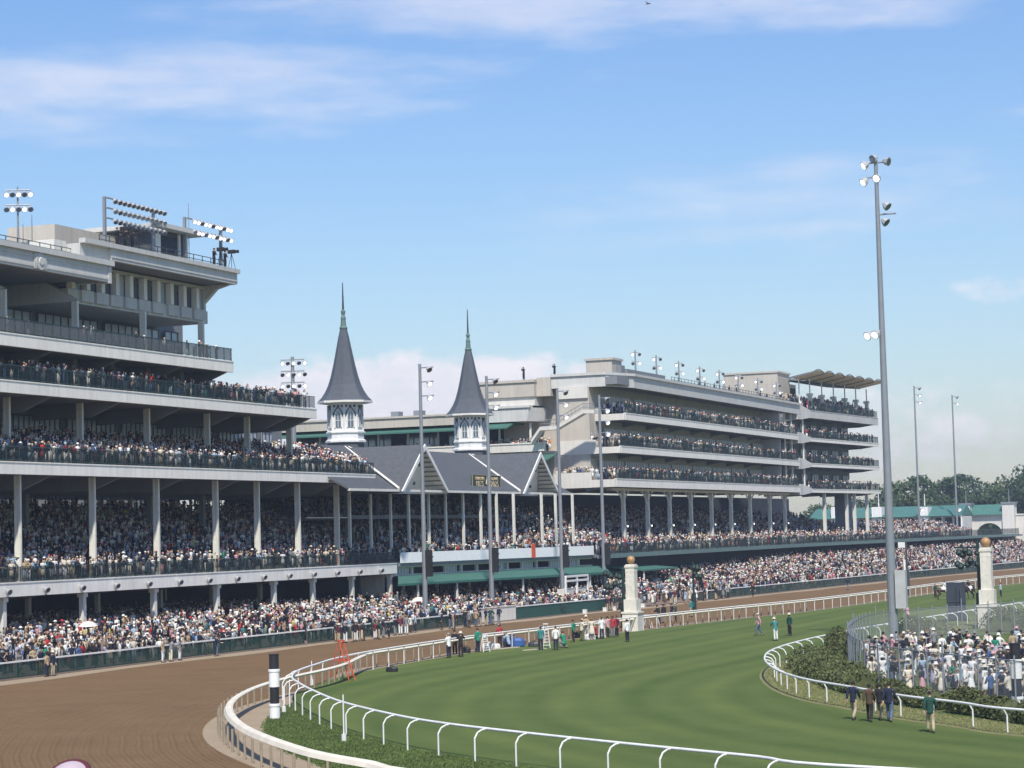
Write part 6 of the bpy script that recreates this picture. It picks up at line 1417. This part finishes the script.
apron(118, 206, -88, -120, 1.25, lambda x, y: clear_front(x, y) and x < outx(y)-1.0)
x_front_off, under, pw = .6, 4, 1.0
apron(206, 288, -88, -100, 1.45, lambda x, y: x < outx(y)-.7 and not (271 < y < 277 and x > -92))
x_front_off, under, pw = .6, 1.5, .95
apron(288, 380, -82, -96, 1.6); apron(380, 470, -76, -93, 1.3); apron(470, 560, -62, -90, .7)
# clubhouse levels
seated_rows(SA, 118, 219, 6.3, .25, .31, .95, 20, .62, .93, sit=.35, front_stand=3)
seated_rows(SA, 118, 214, 15.92, .15, .25, .9, 9, .55, .97, sit=.2, front_stand=4)
seated_rows(SA, 118, 200.4, 22.42, .1, .1, .9, 3, .7, .8, sit=.2)
seated_rows(SA, 183.8, 200.3, 22.72, 3.0, .0, .8, 6, .6, .85, sit=0)
seated_rows(SA, 120, 183, 26.1, .3, 0, 2.0, 4, 1.5, .65, sit=0)
seated_rows(SA, 164, 183, 35.1, 1.0, 0, 1, 1, 9, .3, sit=0)
# spire grandstand deck, right stand decks
seated_rows(SD, .2, DL, DZ, .2, .36, .95, 22, .66, .92, sit=.5, front_stand=1)
seated_rows(SL, 262.8, 366, 6.2, .15, .29, .95, 19, .70, .92, sit=.5, front_stand=2)
seated_rows(SLC, .5, 38, 6.2, .15, .26, .95, 18, .7, .92, sit=.5, front_stand=2); seated_rows(SLC, 38.3, 107, 6.2, .15, .26, 1.0, 10, .75, .9, sit=.5, front_stand=2)
for i, z in enumerate((15.95, 20.3, 24.75)):
    seated_rows(SB, 272.8+i*2.2, 366, z, .15, 0, .75, 3, .75, [.85, .8, .95][i], sit=.15)
for i, z in enumerate((15.5, 19.95, 24.35)): seated_rows(SC, 4, W1-1, z, .15, 0, .8, 3, .8, .75, sit=.15)
seated_rows(SC, 4.6, W1-1, 29.2, .2, .33, .95, 6, .62, .9, sit=.2)
# end wall balconies and the terrace behind the spires (these face the camera side)
SE = Seg((0, 271.9), R(-90))
def end_rows(xa_, xb_, y_, z, rows, sp, fill):
    for r in range(rows):
        x = xa_
        while x < xb_:
            if random.random() < fill: add_crowd(x, y_+r*.7+random.uniform(-.1, .1), z, random.gauss(-2.3, .6), 0)
            x += sp*random.uniform(.8, 1.3)
end_rows(-104, -96, 272.6, 15.95, 2, .6, .85); end_rows(-104, -96.5, 274.8, 20.3, 2, .6, .8); end_rows(-104, -97, 277, 24.75, 2, .7, .8)
end_rows(-117, -105.6, 272.6, 20.05, 4, .62, .85); end_rows(-146, -117, 272.6, 20.05, 2, 1.1, .5)
POS = np.array(POS); xs, ys_ = project(POS[:, :3]+np.array([0, 0, 1.0])); keepm = (xs > -25) & (xs < 1050) & (ys_ > 150) & (ys_ < 790); POS = POS[keepm]
def crowd_mesh():
    n = len(POS); ki = rng.choice(4, n, p=[.38, .27, .12, .23]); hi = np.where(ki == 1, rng.choice(5, n, p=[0, .60, 0, .0, .40]), rng.choice(5, n, p=[.56, .08, .14, .20, .02]))
    pal = np.array([CL[c] for c in ['white', 'cream', 'black', 'navy', 'grey', 'light blue', 'blue', 'pink', 'red', 'green', 'teal', 'yellow', 'tan', 'burgundy', 'lavender', 'orange']])
    pt = np.array([.19, .08, .20, .22, .10, .09, .02, .04, .03, .005, .006, .004, .04, .012, .01, .002]); pt /= pt.sum()
    pl = np.array([.08, .06, .25, .25, .14, .05, .04, .02, .01, .0, .005, .003, .10, .01, .005, 0]); pl /= pl.sum()
    topc = pal[rng.choice(len(pal), n, p=pt)]; lowc = pal[rng.choice(len(pal), n, p=pl)]; same = (ki == 1) & (rng.random(n) < .6); lowc[same] = topc[same]
    sk = np.array([(.52, .33, .24), (.42, .26, .18), (.20, .11, .07), (.58, .38, .29)])[rng.choice(4, n, p=[.4, .25, .12, .23])]
    hr = np.array([(.02, .013, .01), (.055, .03, .018), (.25, .16, .07), (.35, .34, .33)])[rng.choice(4, n, p=[.4, .35, .15, .1])]
    hatpal = np.array([(.75, .74, .70), (.62, .55, .42), (.03, .03, .04), (.02, .03, .08), (.6, .25, .32), (.45, .04, .05), (.3, .3, .32), (.35, .45, .6)]); hc = hatpal[rng.choice(8, n, p=[.34, .26, .10, .1, .08, .03, .05, .04])]
    hc = np.where((hi >= 2)[:, None], hc, hr); jit = rng.uniform(.85, 1.12, (n, 1)); topc = np.clip(topc*jit, 0, .85)
    scl = rng.uniform(.87, 1.09, n); AV = []; AF = []; AC = []; off = 0
    for sit in (0, 1):
        for k in range(4):
            for h in range(5):
                m_ = np.where((ki == k) & (hi == h) & (POS[:, 4] == sit))[0]
                if not len(m_): continue
                V, F, Gp = low_person(KINDS_[k], HATS[h], bool(sit), False); c, s_ = np.cos(POS[m_, 3]), np.sin(POS[m_, 3])
                X = (V[None, :, 0]*c[:, None]-V[None, :, 1]*s_[:, None])*scl[m_, None]+POS[m_, 0, None]; Y = (V[None, :, 0]*s_[:, None]+V[None, :, 1]*c[:, None])*scl[m_, None]+POS[m_, 1, None]; Z = V[None, :, 2]*scl[m_, None]+POS[m_, 2, None]
                AV.append(np.stack([X, Y, Z], -1).reshape(-1, 3)); AF.append((F[None]+(np.arange(len(m_))*len(V))[:, None, None]+off).reshape(-1, 4)); off += len(m_)*len(V)
                tab = np.stack([sk[m_], topc[m_], lowc[m_], hc[m_]], 1); AC.append(tab[:, Gp].reshape(-1, 3))
    V = np.concatenate(AV); F = np.concatenate(AF); Cc = np.concatenate(AC)
    o0 = np.array([-100., 200., 0.]); V = V-o0
    me = bpy.data.meshes.new('crowd'); me.vertices.add(len(V)); me.vertices.foreach_set('co', V.astype(np.float32).ravel()); me.loops.add(len(F)*4); me.loops.foreach_set('vertex_index', F.astype(np.int32).ravel())
    me.polygons.add(len(F)); me.polygons.foreach_set('loop_start', (np.arange(len(F))*4).astype(np.int32)); me.update(calc_edges=True)
    at = me.color_attributes.new('outfit', 'FLOAT_COLOR', 'POINT'); at.data.foreach_set('color', np.c_[Cc, np.ones(len(Cc))].astype(np.float32).ravel())
    m = bpy.data.materials.new('crowd_clothes'); m.use_nodes = True; b_ = m.node_tree.nodes['Principled BSDF']; b_.inputs['Roughness'].default_value = .85; b_.inputs['Specular IOR Level'].default_value = .2
    a_ = m.node_tree.nodes.new('ShaderNodeAttribute'); a_.attribute_name = 'outfit'; m.node_tree.links.new(a_.outputs['Color'], b_.inputs['Base Color']); me.materials.append(m)
    o = bpy.data.objects.new('crowd', me); C.objects.link(o); o.location = (-100, 200, 0); o['kind'] = 'stuff'; o['label'] = 'packed crowd of spectators in summer clothes and hats filling the stands and apron'; o['category'] = 'crowd'
    print('crowd', n, len(F))
crowd_mesh()
# rooftop camera crews
for (px_, py_, X_, lb) in ((117, 241, -103.6, 'camera operator on the clubhouse roof by the left floodlight post'), (125, 242, -103.6, 'second camera operator on the clubhouse roof from the left floodlight post'), (132, 244, -103.6, 'third camera operator on the clubhouse roof from the left floodlight post'),
                           (214, 259, -103.4, 'operator in black at the far right corner of the clubhouse roof'), (225, 262, -103.4, 'operator at the roof corner beside the right floodlight post'), (82, 236, -104, 'operator crouching where the two clubhouse roofs meet')):
    q_ = PX(px_, py_, X_); zf_ = 35.1 if px_ > 100 else 33.56
    o = person('phone', (X_, q_[1], zf_), R(-100), 'black', 'black', 'cap', lb, 'camera crews on the clubhouse roof', hatc='black')
    if zf_ > 35:
        P = thing('video_camera', 'video camera on a tripod beside the %s' % lb.split(' on ')[0].split(' at ')[0] if False else lb.replace('operator', 'tripod').replace('camera tripod', 'camera and tripod'), 'camera', (X_+.55, q_[1]+.3, zf_), 'video cameras on the clubhouse roof')
        b = MB(); c = (X_+.55, q_[1]+.3, zf_+1.45)
        for a_ in (0, 2.1, 4.2): b.tube((c[0]+.4*math.cos(a_), c[1]+.4*math.sin(a_), zf_), c, .025, .03, 5)
        b.build('tripod', BLACK, P); b = MB(); b.box(c[0]-.35, c[0]+.35, c[1]-.14, c[1]+.14, c[2], c[2]+.35); b.tube((c[0]+.35, c[1], c[2]+.17), (c[0]+.75, c[1], c[2]+.15), .13, .17, 8); b.build('body', BLACK, P)
for (px_, py_, Y_, lb) in ((523, 380, 272.9, 'spotter on the roof corner behind the spires'), (554, 380, 273.8, 'spotter on the roof edge above the end wall')):
    q_ = PY(px_, py_, Y_); person('binoc', (q_[0], Y_+.3, 29.66 if px_ < 540 else 29.92), R(160), 'black', 'black', 'hair', lb, 'spotters on the roofs')
for i, y_ in enumerate((318, 321, 326, 331, 334, 338, 352, 356)):
    gen_person((-98.0, y_, 29.9), R(-90)+random.uniform(-1, 1), 'right grandstand roof', 'people on the right grandstand roof', True)
# a bird high up
q_ = np.array(ray(648, 4)); q_ = q_*180; b = MB(); bx = (q_[0], q_[1], q_[2]+CAMZ)
b.tube((bx[0]-.22, bx[1], bx[2]), (bx[0]+.2, bx[1], bx[2]+.03), .03, .07, 6)
b.add([(bx[0]-.05, bx[1], bx[2]), (bx[0]+.12, bx[1], bx[2]), (bx[0]-.1, bx[1]-.5, bx[2]+.16), (bx[0]-.08, bx[1]-.5, bx[2]+.17)], [(0, 1, 2, 3)]); b.add([(bx[0]-.05, bx[1], bx[2]), (bx[0]+.12, bx[1], bx[2]), (bx[0]-.1, bx[1]+.5, bx[2]+.16), (bx[0]-.08, bx[1]+.5, bx[2]+.17)], [(3, 2, 1, 0)])
tag(b.build('bird', cloth('grey'), origin=bx), 'small pale bird flying high at the top of the sky', 'bird')
hz_ob = MB(); hz_ob.box(-900, 900, -60, 1500, -1.2, 60); ho = hz_ob.build('haze', None if False else bpy.data.materials.new('haze_air')); ho['kind'] = 'stuff'
hm = ho.data.materials[0]; hm.use_nodes = True; hm.node_tree.nodes.clear(); pv = hm.node_tree.nodes.new('ShaderNodeVolumePrincipled'); pv.inputs['Color'].default_value = (.80, .88, 1, 1); pv.inputs['Density'].default_value = .0003; pv.inputs['Anisotropy'].default_value = .3
oo = hm.node_tree.nodes.new('ShaderNodeOutputMaterial'); hm.node_tree.links.new(pv.outputs[0], oo.inputs['Volume'])
#HAZE
